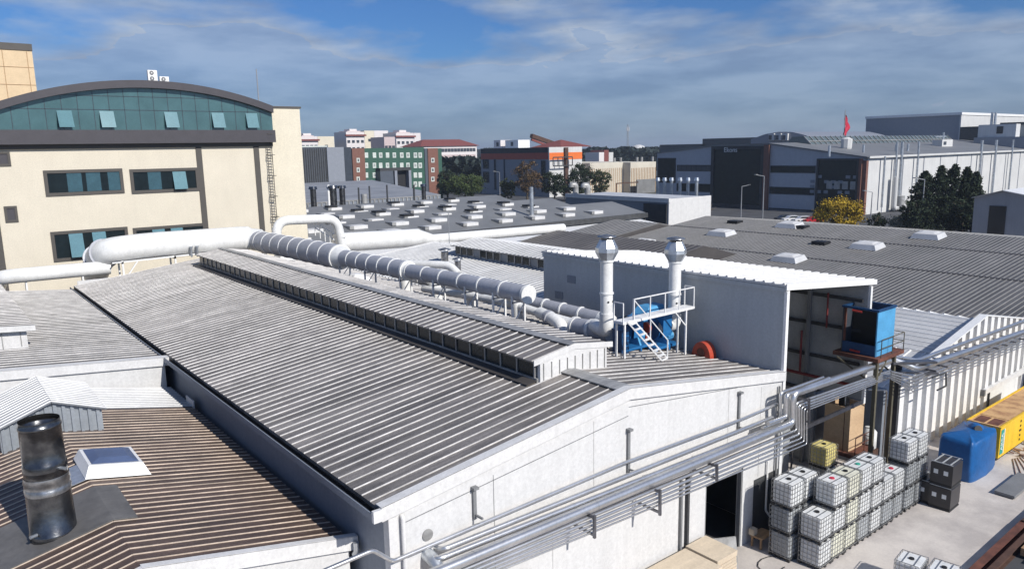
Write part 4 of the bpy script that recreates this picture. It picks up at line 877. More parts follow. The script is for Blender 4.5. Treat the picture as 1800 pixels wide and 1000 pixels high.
# ================================================================== CRATE ON A STAND
cr = thing('wooden_crate', 'tall open plywood crate on a rusty stand behind the stacked totes', 'crate', (37.4, 18.9, 1.4))
kx0, kx1, ky0, ky1, kz0, kz1 = 37.5, 39.0, 18.42, 19.85, 1.45, 3.88
for x0, x1, y0, y1 in ((kx0, kx1, ky0, ky0+.04), (kx0, kx1, ky1-.04, ky1), (kx0, kx0+.04, ky0+.041, ky1-.041), (kx1-.04, kx1, ky0+.041, ky1-.041)):
    b = MB(); b.box(x0, x1, y0, y1, kz0, kz1, 'plywood'); b.build('side_panel', cr)
b = MB(); b.box(kx0-.03, kx0-.002, ky0+.3, ky0+.32, kz0, kz1, 'rust'); b.box(kx0+.04, kx1-.04, ky0+.04, ky1-.04, kz0, kz0+.05, 'plywood'); b.build('batten', cr)
cs = thing('crate_stand', 'rusty steel stand with a low rail carrying the wooden crate', 'stand', (37.4, 19, 0))
b = MB(); b.box(37.2, 39.3, 17.9, 20.1, 1.25, 1.44, 'rust'); b.build('deck', cs)
for x in (37.3, 39.2):
    for y in (18.0, 20.0):
        b = MB(); b.box(x-.06, x+.06, y-.06, y+.06, 0, 1.249, 'rust'); b.build('leg', cs)
b = MB()
for z in (1.95, 2.4): b.bar((37.3, 17.96, z), (39.25, 17.96, z), .03, 'rust'); b.bar((39.25, 17.96, z), (39.25, 18.4, z), .03, 'rust')
for x in (37.3, 38.3, 39.25): b.bar((x, 17.96, 1.44), (x, 17.96, 2.4), .035, 'rust')
b.build('rail', cs)
wd = thing('white_drum', 'rounded white plastic container beside the crate stand', 'container', (38.9, 18.6, .9))
b = MB(); b.tube([(40.1, 18.6, .9), (40.1, 18.6, 1.0), (40.1, 18.6, 1.9), (40.1, 18.6, 2.15)], [.3, .42, .42, .2], 'tote_white', 18); b.build('body', wd)
b = MB(); b.box(39.7, 40.5, 18.2, 19.0, 0, .9, 'rust_dark'); b.build('stand', wd)
eq = thing('filter_unit', 'small cluster of black pipes and a filter pot above the open crate', 'pump', (37.4, 19.2, 4))
b = MB(); b.tube([(38.3, 19.2, 3.6), (38.3, 19.2, 4.5)], .28, 'black', 14)
for q_ in ((38.0, 19.7), (38.7, 19.6), (37.8, 18.9)): b.tube(bend([(38.3, 19.2, 4.6), (q_[0], q_[1], 4.8), (q_[0], q_[1], 3.9)], .2), .04, 'galv', 6)
b.build('body', eq)
gp = thing('grey_standpipe', 'thin grey standpipe with a bent top rising beside the steel column', 'pipe', (39.5, 18, 0))
b = MB(); b.tube(bend([(39.7, 17.6, .2), (39.7, 17.6, 4.6), (38.2, 17.9, 4.9)], .2), .05, 'pipe_steel', 8); b.build('body', gp)
# steel lattice / cage of pipes in the dark bay
cg_ = thing('tank_cage', 'dark open shelf of white containers in the shaded bay behind the pipes', 'rack', (33.5, 21, 0))
for i in range(3):
    b = MB(); b.box(34.2, 35.4, 20.6+i*.0, 21.6, .3+i*1.5, 1.4+i*1.5, 'tote_grey'); b.build('container', cg_)
b = MB()
for x in (34.1, 35.5):
    for y in (20.5, 21.7): b.bar((x, y, 0), (x, y, 5), .08, 'pipe_dark')
for z in (.25, 1.75, 3.25, 4.8): b.bar((34.1, 20.5, z), (35.5, 20.5, z), .08, 'pipe_dark'); b.bar((34.1, 20.5, z), (34.1, 21.7, z), .08, 'pipe_dark')
b.build('frame', cg_)

# ================================================================== TOTES (caged liquid containers)
TL, TW, TH = 1.04, .98, 1.18
def make_tote(body='tote_white', cap='black', cage='cage', group='stacked caged plastic totes'):
    t_ = thing('caged_tote', 'x', 'tote', (0, 0, 0), group)
    a = MB(); x, y = TL/2-.03, TW/2-.03; z0, z1 = .17, TH-.03; c = .06
    oc = [(-x+c, -y), (x-c, -y), (x, -y+c), (x, y-c), (x-c, y), (-x+c, y), (-x, y-c), (-x, -y+c)]
    ring = lambda k, z: [(u*k, v*k, z) for u, v in oc]
    vs = ring(.95, z0)+ring(1, z0+.06)+ring(1, z1-.07)+ring(.93, z1)
    fs = [tuple(range(7, -1, -1)), tuple(range(24, 32))]+[(l*8+i, l*8+(i+1) % 8, (l+1)*8+(i+1) % 8, (l+1)*8+i) for l in range(3) for i in range(8)]
    a.add(vs, fs, body); bo = a.build('tank', t_)
    a = MB(); a.tube([(0, 0, z1-.01), (0, 0, z1+.045)], .105, cap, 14); a.build('cap', bo)
    a = MB(); X, Y = TL/2, TW/2; r = .019
    for i in range(6):
        u = -X+2*X*i/5
        for s_ in (-1, 1): a.bar((u, s_*Y, .14), (u, s_*Y, TH-.02), r, cage)
    for i in range(1, 5):
        v = -Y+2*Y*i/5
        for s_ in (-1, 1): a.bar((s_*X, v, .14), (s_*X, v, TH-.02), r, cage)
    for z in (.17, .38, .58, .78, .98, TH-.02):
        for s_ in (-1, 1): a.bar((-X, s_*Y, z), (X, s_*Y, z), r, cage); a.bar((s_*X, -Y, z), (s_*X, Y, z), r, cage)
    for v in (-.22, .22): a.bar((-X, v, TH-.015), (X, v, TH-.015), .035, cage, .02)
    a.build('cage', t_)
    a = MB(); a.box(-X, X, -Y, Y, .10, .14, 'pallet')
    for u in (-X+.06, 0, X-.06):
        for v in (-Y+.06, 0, Y-.06): a.box(u-.06, u+.06, v-.06, v+.06, 0, .10, 'pallet')
    a.build('pallet', t_)
    return t_
def make_label_plate(t_):
    pass
protos = {}
def tote(x, y, z, kind, label, rz=0):
    key = kind
    spec = {'white': ('tote_white', 'black', 'cage'), 'yellow': ('tote_yellow', 'black', 'cage'), 'cream': ('tote_cream', 'black', 'cage'), 'redcap': ('tote_white', 'red_cap', 'cage'),
            'greencap': ('tote_white', 'green_cap', 'cage'), 'grey': ('tote_grey', 'black', 'cage'), 'ycap': ('tote_cream', 'black', 'cage')}[kind]
    if key not in protos:
        protos[key] = make_tote(*spec); o = protos[key]
    else: o = dup(protos[key], (x, y, z))
    rz += random.uniform(-.025, .025)
    o.location = (x+random.uniform(-.02, .02), y+random.uniform(-.025, .025), z); o['label'] = label; o.rotation_euler = (0, 0, rz); return o
ordn = ['first', 'second', 'third', 'fourth', 'fifth', 'sixth', 'seventh', 'eighth', 'ninth']
front = [(2, 'white'), (3, 'redcap'), (3, 'ycap'), (3, 'greencap'), (3, 'white'), (2, 'white'), (2, 'redcap'), (3, 'white'), (3, 'white')]
desc = ['nearest the wall opening', 'with a red capped top tote', 'with a yellow stained top tote', 'with a green capped top tote', 'just past the green capped one', 'first of the two low stacks', 'second of the two low stacks', 'next to last, before the black totes', 'last, touching the black totes']
lv = {2: ['bottom', 'top'], 3: ['bottom', 'middle', 'top']}
PIT = 1.11
for i, (n_, kd) in enumerate(front):
    for k in range(n_):
        kk = kd if k == n_-1 else random.choice(['white', 'white', 'white', 'white', 'cream', 'grey'])
        if i == 0 and k == 0: kk = 'white'
        if kd == 'ycap' and k < 2: kk = 'cream'
        if i > 5 and k < n_-1: kk = random.choice(['white', 'grey', 'grey'])
        nmk = {'white': 'white', 'redcap': 'white red-capped', 'greencap': 'white green-capped', 'ycap': 'yellowish', 'grey': 'grey', 'cream': 'cream', 'yellow': 'yellow'}[kk]
        tote(28.42+i*PIT+(.18 if i > 6 else 0), 15.12, k*TH, kk, f'{nmk} caged tote, {lv[n_][k]} of the {ordn[i]} front row stack counted from the left')
back = [(28.05, 16.3), (29.2, 16.3)]
for i, (x, y) in enumerate(back):
    for k in range(3):
        kk = 'white' if k == 2 else 'grey'
        tote(x, y, k*TH, kk, f'{"white" if k == 2 else "grey"} caged tote, {lv[3][k]} of the {["outer left", "inner"][i]} back row stack by the white wall')
for k, kk in enumerate(('grey', 'yellow')):
    tote(36.3-.75, 18.75, k*TH, kk, ['grey caged tote under the yellow one in front of the crate', 'bright yellow caged tote on top of a grey one in front of the crate'][k])
for k, (x, y) in enumerate(((29.75, 11.75), (30.05, 10.66))):
    tote(x, y, 0, 'white', ['white caged tote standing alone at the bottom edge, the farther of two', 'white caged tote standing alone at the bottom edge, the nearer of two'][k], .12)

def black_tote(x, y, z, label, src=[None]):
    if src[0] is None:
        t_ = thing('black_tote', label, 'tote', (0, 0, 0), 'black totes by the blue cover'); src[0] = t_
        a = MB(); a.box(-.6, .6, -.5, .5, .16, 1.12, 'tote_black')
        a.add([(-.6, -.5, 1.12), (.6, -.5, 1.12), (.6, .5, 1.12), (-.6, .5, 1.12), (-.5, -.4, 1.18), (.5, -.4, 1.18), (.5, .4, 1.18), (-.5, .4, 1.18)], [(0, 1, 5, 4), (1, 2, 6, 5), (2, 3, 7, 6), (3, 0, 4, 7), (4, 5, 6, 7)], 'tote_black'); a.build('tank', t_)
        a = MB()
        for y_ in (-.36, 0.0, .36): a.bar((-.6, y_, 1.2), (.6, y_, 1.2), .05, 'tote_grey', .03)
        a.bar((-.6, -.48, 1.19), (-.6, .48, 1.19), .05, 'tote_grey', .03); a.bar((.6, -.48, 1.19), (.6, .48, 1.19), .05, 'tote_grey', .03)
        a.build('top_bars', t_)
        a = MB(); a.box(-.6, .6, -.5, .5, 0, .06, 'pallet'); a.box(-.58, .58, -.48, .48, .06, .159, 'black'); a.build('pallet', t_)
        for y_ in (-.2, .25):
            a = MB(); a.box(-.606, -.601, y_-.1, y_+.1, .6, .82, 'tote_white'); a.build('sticker', t_)
        o = t_
    else: o = dup(src[0], (0, 0, 0), label)
    o.location = (x, y, z); o.rotation_euler = (0, 0, random.uniform(-.04, .04)); return o
black_tote(38.0, 13.75, 0, 'black tote at the bottom of the black pair by the blue cover')
black_tote(38.0, 13.75, 1.2, 'black tote on top of the black pair by the blue cover')
black_tote(38.1, 14.8, 0, 'single black tote between the black pair and the stacked white totes')
rr_ = thing('red_pump', 'small red pump on the lone black tote', 'pump', (38.1, 14.8, 1.2))
b = MB(); b.tube([(37.9, 14.9, 1.42), (38.3, 14.9, 1.42)], .16, 'red', 12); b.tube([(38.3, 14.9, 1.42), (38.45, 14.9, 1.42)], .1, 'galv', 10); b.tube([(38.1, 14.9, 1.42), (38.1, 14.9, 1.8)], .07, 'red_cap', 10); b.box(37.9, 38.3, 14.75, 15.05, 1.2, 1.28, 'black'); b.build('body', rr_)

# ================================================================== BLUE COVERED UNIT
bc = thing('blue_covered_unit', 'large rounded unit wrapped in a bright blue tarpaulin beside the yellow container', 'covered machine', (43, 14.8, 0))
cxb, cyb, hx_, hy_ = 43.3, 14.75, 1.78, .86
lvls = [(0.0, .97), (.15, 1.0), (1.0, .985), (1.95, .965), (2.12, .94), (2.2, .88)]
def rr(k, z, n=40):
    o = []
    for i in range(n):
        a = 2*pi*i/n; ca, sa = cos(a), sin(a); e = .2
        ux = math.copysign(abs(ca)**e, ca); uy = math.copysign(abs(sa)**e, sa); bul = 1+.015*sin(5*a+z)
        bow = -.22*(1-(ux*.9)**2) if sa < 0 else 0
        o.append((cxb+hx_*k*ux*bul, cyb+(hy_*k*uy)+bow*k, z+.04*sin(7*a)*(z > 1.9)))
    return o
vs = []; n = 40
for z, k in lvls: vs += rr(k, z)
fs = [(l*n+i, l*n+(i+1) % n, (l+1)*n+(i+1) % n, (l+1)*n+i) for l in range(len(lvls)-1) for i in range(n)]
kk = len(vs); vs += [(cxb, cyb, 2.3)]; fs += [((len(lvls)-1)*n+i, (len(lvls)-1)*n+(i+1) % n, kk) for i in range(n)]
b = MB(); b.add(vs, fs, 'blue_tarp', True); b.build('tarpaulin', bc)
b = MB(); b.tube([(cxb+.7, cyb-.1, 2.15), (cxb+.7, cyb-.1, 2.38), (cxb+.7, cyb-.1, 2.5)], [.42, .36, .16], 'blue_tarp', 12); b.tube([(cxb+.38, cyb-.32, 2.3), (cxb+.32, cyb-.38, 2.34)], .2, 'black', 12); b.build('exhaust_bump', bc)
# ================================================================== YELLOW CONTAINER UNIT
yc = thing('yellow_container', 'yellow steel container unit with a rusty tan top and a teal sign strip', 'container', (50, 15, 0))
yx0, yx1, yy0, yy1, yz = 45.7, 57.0, 13.97, 15.68, 1.95
b = MB(); b.box(yx0, yx1, yy0, yy1, .18, yz, 'yellow'); b.build('body', yc)
b = MB(); b.box(yx0-.03, yx1+.03, yy0-.03, yy0+.09, yz+.0, yz+.07, 'yellow'); b.box(yx0-.03, yx1+.03, yy1-.09, yy1+.03, yz+.0, yz+.07, 'yellow'); b.box(yx0-.03, yx0+.1, yy0+.09, yy1-.09, yz+.0, yz+.07, 'yellow_top'); b.build('top_frame', yc)
b = MB(); b.box(yx0+.1, yx1, yy0+.09, yy1-.09, yz+.001, yz+.03, 'yellow_top'); b.box(47.3, 47.38, yy0+.1, yy1-.1, yz+.03, yz+.06, 'yellow_top'); b.box(45.95, 47.1, 14.2, 14.75, yz+.03, yz+.05, 'rust'); b.box(45.95, 47.1, 14.9, 15.45, yz+.03, yz+.05, 'rust'); b.build('top_sheet', yc)
b = MB(); b.box(yx0+.1, yx1-.1, yy0+.1, yy1-.1, 0, .179, 'black'); b.build('skid', yc)
b = MB(); b.box(45.85, 46.3, yy0-.012, yy0-.002, .35, 1.8, 'teal'); b.box(46.33, 46.42, yy0-.012, yy0-.002, .35, 1.8, 'white_paint'); sg = b.build('sign_strip', yc)
def text_mesh(txt, size, m, name, parent, mat4, ext=.004):
    cu = bpy.data.curves.new('t', 'FONT'); cu.body = txt; cu.size = size; cu.extrude = ext; cu.align_x = 'CENTER'; cu.align_y = 'CENTER'
    tmp = bpy.data.objects.new('t', cu); COL.objects.link(tmp)
    dg = bpy.context.evaluated_depsgraph_get(); me = bpy.data.meshes.new_from_object(tmp.evaluated_get(dg)); bpy.data.objects.remove(tmp)
    me.transform(mat4); q = parent
    while q.type != 'EMPTY': q = q.parent
    me.transform(Matrix.Translation(-Vector(q.location)))
    me.materials.clear(); me.materials.append(MATS[m]); ob = bpy.data.objects.new(name, me); COL.objects.link(ob); ob.parent = parent; return ob
# text lying on a -y face, reading upward
text_mesh('AKSA', .42, 'white_paint', 'lettering', sg, Matrix.Translation((46.08, yy0-.018, 1.08)) @ Matrix.Rotation(pi/2, 4, 'X') @ Matrix.Rotation(pi/2, 4, 'Z'))
for i, z in enumerate((1.6, 1.32, 1.05, .75, .48)):
    b = MB(); w2 = .16 if i == 2 else .07
    b.box(48.9-w2, 48.9+w2, yy0-.02, yy0-.002, z-.055, z+.055, 'black'); b.build('vent', yc)

# ================================================================== YARD ITEMS
# plywood stacks at the gable
for i, (x0, x1, y0, y1, h, lab) in enumerate(((19.0, 22.9, 15.9, 17.7, 1.62, 'long pallet of pale plywood sheets against the white wall'), (22.98, 24.3, 16.2, 17.75, 1.66, 'short pallet of pale plywood sheets next to the grey panel'), (20.8, 23.6, 14.4, 15.8, 1.25, 'film wrapped pallet of pale boards in front of the plywood'))):
    t_ = thing('plywood_stack', lab, 'board stack', ((x0+x1)/2, (y0+y1)/2, 0), 'board stacks at the gable wall')
    b = MB(); n_ = int(h/.14)
    for k in range(n_):
        o = random.uniform(-.03, .03); b.box(x0+o, x1+o, y0+random.uniform(-.02, .02), y1, .14+k*(h-.14)/n_, .14+(k+.85)*(h-.14)/n_, 'plywood_pale')
    b.build('boards', t_)
    b = MB()
    for k in range(4): xx = x0+.1+(x1-x0-.3)*k/3; b.box(xx, xx+.1, y0, y1, 0, .139, 'timber')
    b.build('pallet', t_)
pn = thing('leaning_board', 'upright grey green sheet board leaning beside the doorway', 'board', (24.6, 17.6, 0))
b = MB(); b.add([(24.05, 17.35, 0), (25.3, 16.75, 0), (25.3, 16.95, 1.55), (24.05, 17.55, 1.6), (24.07, 17.41, 0), (25.32, 16.81, 0), (25.32, 17.01, 1.55), (24.07, 17.61, 1.6)], [(0, 1, 2, 3), (7, 6, 5, 4), (0, 4, 5, 1), (1, 5, 6, 2), (2, 6, 7, 3), (3, 7, 4, 0)], 'roof_lightgrey')
b.build('sheet', pn)
sb = thing('wooden_bench', 'small battered wooden stand beside the dark doorway', 'stand', (27.9, 17.3, 0))
b = MB(); b.box(27.5, 28.4, 17.1, 17.7, .5, .58, 'timber'); b.box(27.45, 27.75, 17.5, 17.75, .58, .85, 'plywood_pale'); b.build('top', sb)
for x in (27.55, 28.28):
    for y in (17.15, 17.6):
        b = MB(); b.box(x, x+.08, y, y+.08, 0, .499, 'timber'); b.build('leg', sb)
wp = thing('drain_pipe', 'white drain pipe with a kinked foot on the shaded wall right of the doorway', 'pipe', (29.0, 17.85, 0))
b = MB(); b.tube(bend([(28.9, 17.85, 3.6), (28.9, 17.85, 1.2), (29.2, 17.8, .8), (30.6, 17.6, .45)], .1), .05, 'white_paint', 8); b.build('body', wp)
hs = thing('hose_loop', 'thin dark hose loop lying on the concrete by the totes', 'hose', (27.3, 15.4, 0))
b = MB(); b.tube([(26.9+.75*cos(a*.5), 16.2+.5*sin(a*.5), .03) for a in range(11)], .018, 'black', 6); b.build('hose', hs)
# steel beams bottom right
def beam(x0, x1, y0, y1, h, label, m='rust', wd_=.32):
    d = Vector((x1-x0, y1-y0, 0)); L_ = d.length; d.normalize(); p = Vector((-d.y, d.x, 0)); a = MB(); P0 = Vector((x0, y0, h)); P1 = Vector((x1, y1, h))
    a.bar(P0+Vector((0, 0, .012)), P1+Vector((0, 0, .012)), wd_, m, .024); a.bar(P0+Vector((0, 0, .348)), P1+Vector((0, 0, .348)), wd_, m, .024); a.bar(P0+Vector((0, 0, .18)), P1+Vector((0, 0, .18)), .02, m, .31)
    o = a.build('steel_beam'); tag(o, label, 'steel beam', 'rusty steel beams in the yard'); return o
beam(30.5, 38.4, 10.30, 10.40, 0, 'long rusty steel beam lying along the edge of the concrete, outermost')
beam(38.2, 49, 10.36, 10.42, 0, 'long dark rusty steel beam continuing to the right frame edge', 'rust_dark', .36)
beam(31.2, 40.5, 9.85, 9.95, 0, 'second rusty steel beam just inside the outermost one', 'rust_dark', .26)
beam(37.0, 46, 9.6, 9.9, 0, 'rusty steel beam nearest the timber boards on the right', 'rust', .26)
b = MB(); b.add([(28, -8, .006), (60, -8, .006), (60, 10.4, .006), (44, 10.3, .006), (30, 10.0, .006)], [(0, 1, 2, 3, 4)], 'asphalt'); tag(b.build('storage_ground'), kind='structure')
for i, (x, y, L_, m, lab) in enumerate(((35.4, 9.0, 3.6, 'timber', 'long brown timber bundle at the bottom right corner, upper one'), (35.0, 8.2, 3.4, 'timber', 'brown timber bundle at the bottom right corner, lower one'))):
    t_ = thing('timber_bundle', lab, 'timber', (x, y, 0), 'timber bundles')
    b = MB()
    for k in range(4):
        for j in range(3): b.box(x, x+L_+random.uniform(-.1, .1), y+k*.16, y+k*.16+.145, .12+j*.12, .12+j*.12+.105, m)
    b.build('boards', t_)
    b = MB(); b.box(x+.4, x+.5, y-.05, y+.7, 0, .119, 'rust_dark'); b.box(x+L_-.6, x+L_-.5, y-.05, y+.7, 0, .119, 'rust_dark'); b.build('bearer', t_)
fb = thing('pale_board', 'pale square sheet lying among the rusty beams', 'board', (36.6, 9.9, 0)); b = MB(); b.box(36.3, 37.3, 8.9, 9.5, .36, .40, 'plywood_pale'); b.build('sheet', fb)
b = MB(); b.box(36.5, 36.6, 8.9, 9.5, .012, .359, 'rust_dark'); b.box(37.0, 37.1, 8.9, 9.5, .012, .359, 'rust_dark'); b.build('bearer', fb)
pa_ = thing('paving_slabs', 'two dull brown paving slabs lying behind the lone white totes', 'slab', (32, 11.5, 0))
for i in range(2):
    b = MB(); b.box(31.2, 31.9, 10.9+i*.75, 11.6+i*.75, .01, .14, 'concrete_yard'); b.build('slab', pa_)
b = MB(); b.box(30.9, 31.05, 10.8, 12.5, 0, .14, 'black'); b.build('edge_strip', pa_)
gs = thing('shadow_slab', 'dark grey flat slab standing in for a shadow at the right edge', 'sheet', (43, 11.9, 0)); b = MB(); b.box(41.2, 44.5, 11.7, 12.6, .05, .2, 'grey_wall'); b.build('sheet', gs)  # thin dark slab added where a shadow falls on the concrete
for i in range(6):
    b = MB(); b.bar((46.7+.18*i, 13.55-.06*i, .03), (43.0+i*.75, 12.1-.05*i, .03), .03, 'rust'); tag(b.build('steel_rod'), 'thin rusty rod lying loose on the concrete in front of the yellow container', 'rod', 'loose rusty rods in front of the yellow container')
sc_ = thing('scrap_pile', 'low untidy heap of brown scrap in front of the yellow container', 'scrap heap', (50, 13.2, 0)); b = MB()
for i in range(60):
    x, y = 47.5+random.random()*6, 12.9+random.random()*.9; s_ = random.uniform(.04, .10); a_ = random.uniform(0, 3)
    b.bar((x, y, .04), (x+s_*4*cos(a_), y+s_*4*sin(a_), .04+random.random()*.2), s_, random.choice(['rust', 'rust_dark', 'timber']), .06)
b.build('scrap', sc_)

# ================================================================== CREAM OFFICE BUILDING
YB = 80.0
cb = thing('cream_building', 'cream office building with an arched teal glass top storey and dark trim', 'building', (19, 85, 0))
def px_y(px, py): q = aty(px, py, YB); return q.x, q.z
b = MB(); b.box(-6, 31.0, YB, YB+22, 0, 19.0, 'cream'); b.build('wall', cb)
b = MB(); b.box(31.001, 34.6, YB+.05, YB+14, 0, 22.55, 'cream_pale'); b.box(30.95, 34.75, YB-.05, YB+14.1, 22.55, 22.75, 'brown_trim'); b.build('stair_tower', cb)
AC, AH, AZ = 19.3, 13.0, 24.85
Rr = 34.5
az = lambda x: AZ-(Rr-math.sqrt(Rr*Rr-(x-AC)**2))
xs = [4.0+i*(31.3-4.0)/44 for i in range(45)]
b = MB(); top = [(x, az(x)) for x in xs]; bot = [(x, az(x)-.72) for x in reversed(xs)]
for i in range(44):
    x0, x1 = xs[i], xs[i+1]; b.prism([(x0, az(x0)-.70), (x1, az(x1)-.70), (x1, az(x1)), (x0, az(x0))], 'y', YB-.9, YB+22, 'fascia')
b.build('arched_roof', cb)
b = MB(); b.box(-6, 31.35, YB-.85, YB+.0-.001, 18.95, 20.22, 'fascia'); b.box(-6, 31.2, YB-.30, YB-.002, 18.55, 18.949, 'brown_trim'); b.build('fascia_and_shade', cb)  # lower brown strip paints in the shade under the projecting fascia
b = MB()
for i in range(44): b.prism([(xs[i], 20.2), (xs[i+1], 20.2), (xs[i+1], az(xs[i+1])-.71), (xs[i], az(xs[i])-.71)], 'y', YB-.35, YB-.25, 'glass_teal')
gl = b.build('curtain_glass', cb)
b = MB(); b.box(4.1, 31.2, YB-.24, YB+21, 19.01, 20.6, 'dark_wall'); b.build('upper_storey', cb)
b = MB(); mw = 1.30; i = 0; x = 30.0
while x > 4.1:
    b.box(x, x+.05, YB-.375, YB-.351, 20.2, az(x)-.75, 'win_dark'); x -= mw
for z in (22.05, 23.3):
    half = math.sqrt(max(0, Rr**2-(Rr-(AZ-.72-z))**2)); x0_, x1_ = max(4.1, AC-half), min(31.2, AC+half)
    b.box(x0_, x1_, YB-.375, YB-.351, z, z+.05, 'win_dark')
b.build('mullions', gl)
for px, k in ((113, 1.0), (187, .6), (299, .55), (381, .4), (440, .35)):
    x, z = px_y(px, 212); w2 = .60; ty = YB-.40; b = MB(); d_ = .3+.5*k
    b.add([(x-w2, ty-d_, 20.45), (x+w2, ty-d_, 20.45), (x+w2, ty, 21.95), (x-w2, ty, 21.95), (x-w2, ty-d_+.05, 20.45), (x+w2, ty-d_+.05, 20.45), (x+w2, ty+.02, 21.95), (x-w2, ty+.02, 21.95)], [(0, 1, 2, 3), (7, 6, 5, 4), (0, 4, 5, 1), (1, 5, 6, 2), (2, 6, 7, 3), (3, 7, 4, 0)], 'glass_open'); b.build('open_window', cb)
def win_px(parent, pxa, pya, pxb, pyb, y, **k):
    a = aty(pxa, pya, y); c = aty(pxb, pyb, y); return window(parent, 'y', y, a.x, c.x, c.z, a.z, **k), a.x, c.x, c.z, a.z
for (pa, ya, pb, yb, panes) in ((75, 300, 219, 339, (.28, .52, .8)), (227, 298, 351, 335, (.25, .75)), (88, 408, 229, 448, (.22, .52)), (233, 401, 366, 445, (.25, .5))):
    o, x0, x1, z0, z1 = win_px(cb, pa, ya, pb, yb, YB, fw_=.28, nm=0, proud=.12)
    for f in panes:
        x = x0+(x1-x0)*f; low_ = ya > 350; a = MB()
        if low_ or (pa == 227 and f == .25 and False) or (pa == 227 and f > .6 and False):
            a.add([(x, YB-.55, z0+.3), (x+1.15, YB-.55, z0+.3), (x+1.15, YB-.1, z1-.3), (x, YB-.1, z1-.3)], [(0, 1, 2, 3)], 'glass_open'); a.slab
        elif pa == 227 and f > .4:
            a.add([(x-.9, YB-.5, z0+.25), (x+.35, YB-.5, z0+.25), (x+.35, YB-.1, z1-.35), (x-.9, YB-.1, z1-.35)], [(0, 1, 2, 3)], 'glass_open')
        else: a.box(x, x+1.2, YB-.035, YB-.021, z0+.3, z1-.3, 'glass_blue')
        a.build('sash', o)
for (pa, ya, pb, yb) in ((-14, 267, 20, 292), (6, 363, 33, 390)):
    win_px(cb, pa, ya, pb, yb, YB, fw_=.2, proud=.1, fr='brown_trim', pane='fascia')
for pa, w2 in ((352, .28), (453, .28)):
    x, z = px_y(pa, 300)
    b = MB(); b.box(x-w2, x+w2, YB-.10, YB-.002, 0, 18.549, 'brown_trim'); b.build('pilaster', cb)
x, z = px_y(3, 450); b = MB(); b.box(x-1.5, x+.2, YB-.10, YB-.002, 0, 13.5, 'brown_trim'); b.build('pilaster', cb)
lx = aty(477, 300, YB-.4).x; b = MB()
for s_ in (-.25, .25): b.box(lx+s_-.03, lx+s_+.03, YB-.35, YB-.28, 9.5, 20.1, 'brown_trim')
for i in range(34): b.box(lx-.25, lx+.25, YB-.34, YB-.30, 9.7+i*.3, 9.75+i*.3, 'brown_trim')
for i in range(5): z = 11.0+i*2.2; b.box(lx-.32, lx-.28, YB-.9, YB-.001, z, z+.06, 'brown_trim'); b.box(lx+.28, lx+.32, YB-.9, YB-.001, z, z+.06, 'brown_trim'); b.box(lx-.32, lx+.32, YB-.92, YB-.88, z, z+.06, 'brown_trim')
b.build('cage_ladder', cb)
def ac(x, y, z, n_, label):
    t_ = thing('air_conditioner', label, 'air conditioner', (x, y, z), 'outdoor units on the arched roof')
    b = MB(); w2 = .42; b.box(x-w2, x+w2, y, y+.35, z, z+(.52*n_), 'white_paint'); o = b.build('case', t_)
    for k in range(n_):
        a = MB(); zc_ = z+.26+.52*k; a.tube([(x-.08, y-.03, zc_), (x-.08, y-.001, zc_)], .2, 'grey_wall', 18); a.tube([(x-.08, y-.05, zc_), (x-.08, y-.031, zc_)], .06, 'white_paint', 10); a.build('fan_grille', o)
q = aty(269, 139, YB-.3); ac(q.x, YB-.3, az(q.x)-.02, 2, 'taller white outdoor unit with two fans on the arched roof')
q = aty(289, 141, YB-.3); ac(q.x, YB-.3, az(q.x)-.02, 1, 'shorter white outdoor unit with one fan on the arched roof')
q = aty(455, 180, YB+3); mast('roof_antenna', 'thin antenna on the right end of the arched roof', 'antenna', q.x, YB+3, q.z-.5, ztop(453, 122, q.x, YB+3), .07)
# beige panel tower behind at far left
bt2 = thing('beige_panel_building', 'beige panelled building corner rising behind the arched roof at far left', 'building', (8, 100, 0))
q = aty(56, 90, 104); b = MB(); b.box(-6, q.x, 104, 118, 0, q.z, 'beige_panel'); b.build('wall', bt2)
b = MB(); b.box(-6, q.x+.05, 103.9, 118.1, q.z, q.z+.75, 'brown_trim'); b.build('coping', bt2)
b = MB()
for i in range(6):
    z = q.z-1.9-i*1.95; b.box(-6, q.x-.01, 103.97, 103.999, z, z+.06, 'timber')
for dx_ in (.55, 2.9, 5.2): b.box(q.x-dx_-.03, q.x-dx_+.03, 103.96, 103.969, 10, q.z-.1, 'timber')
b.build('panel_joint', bt2)

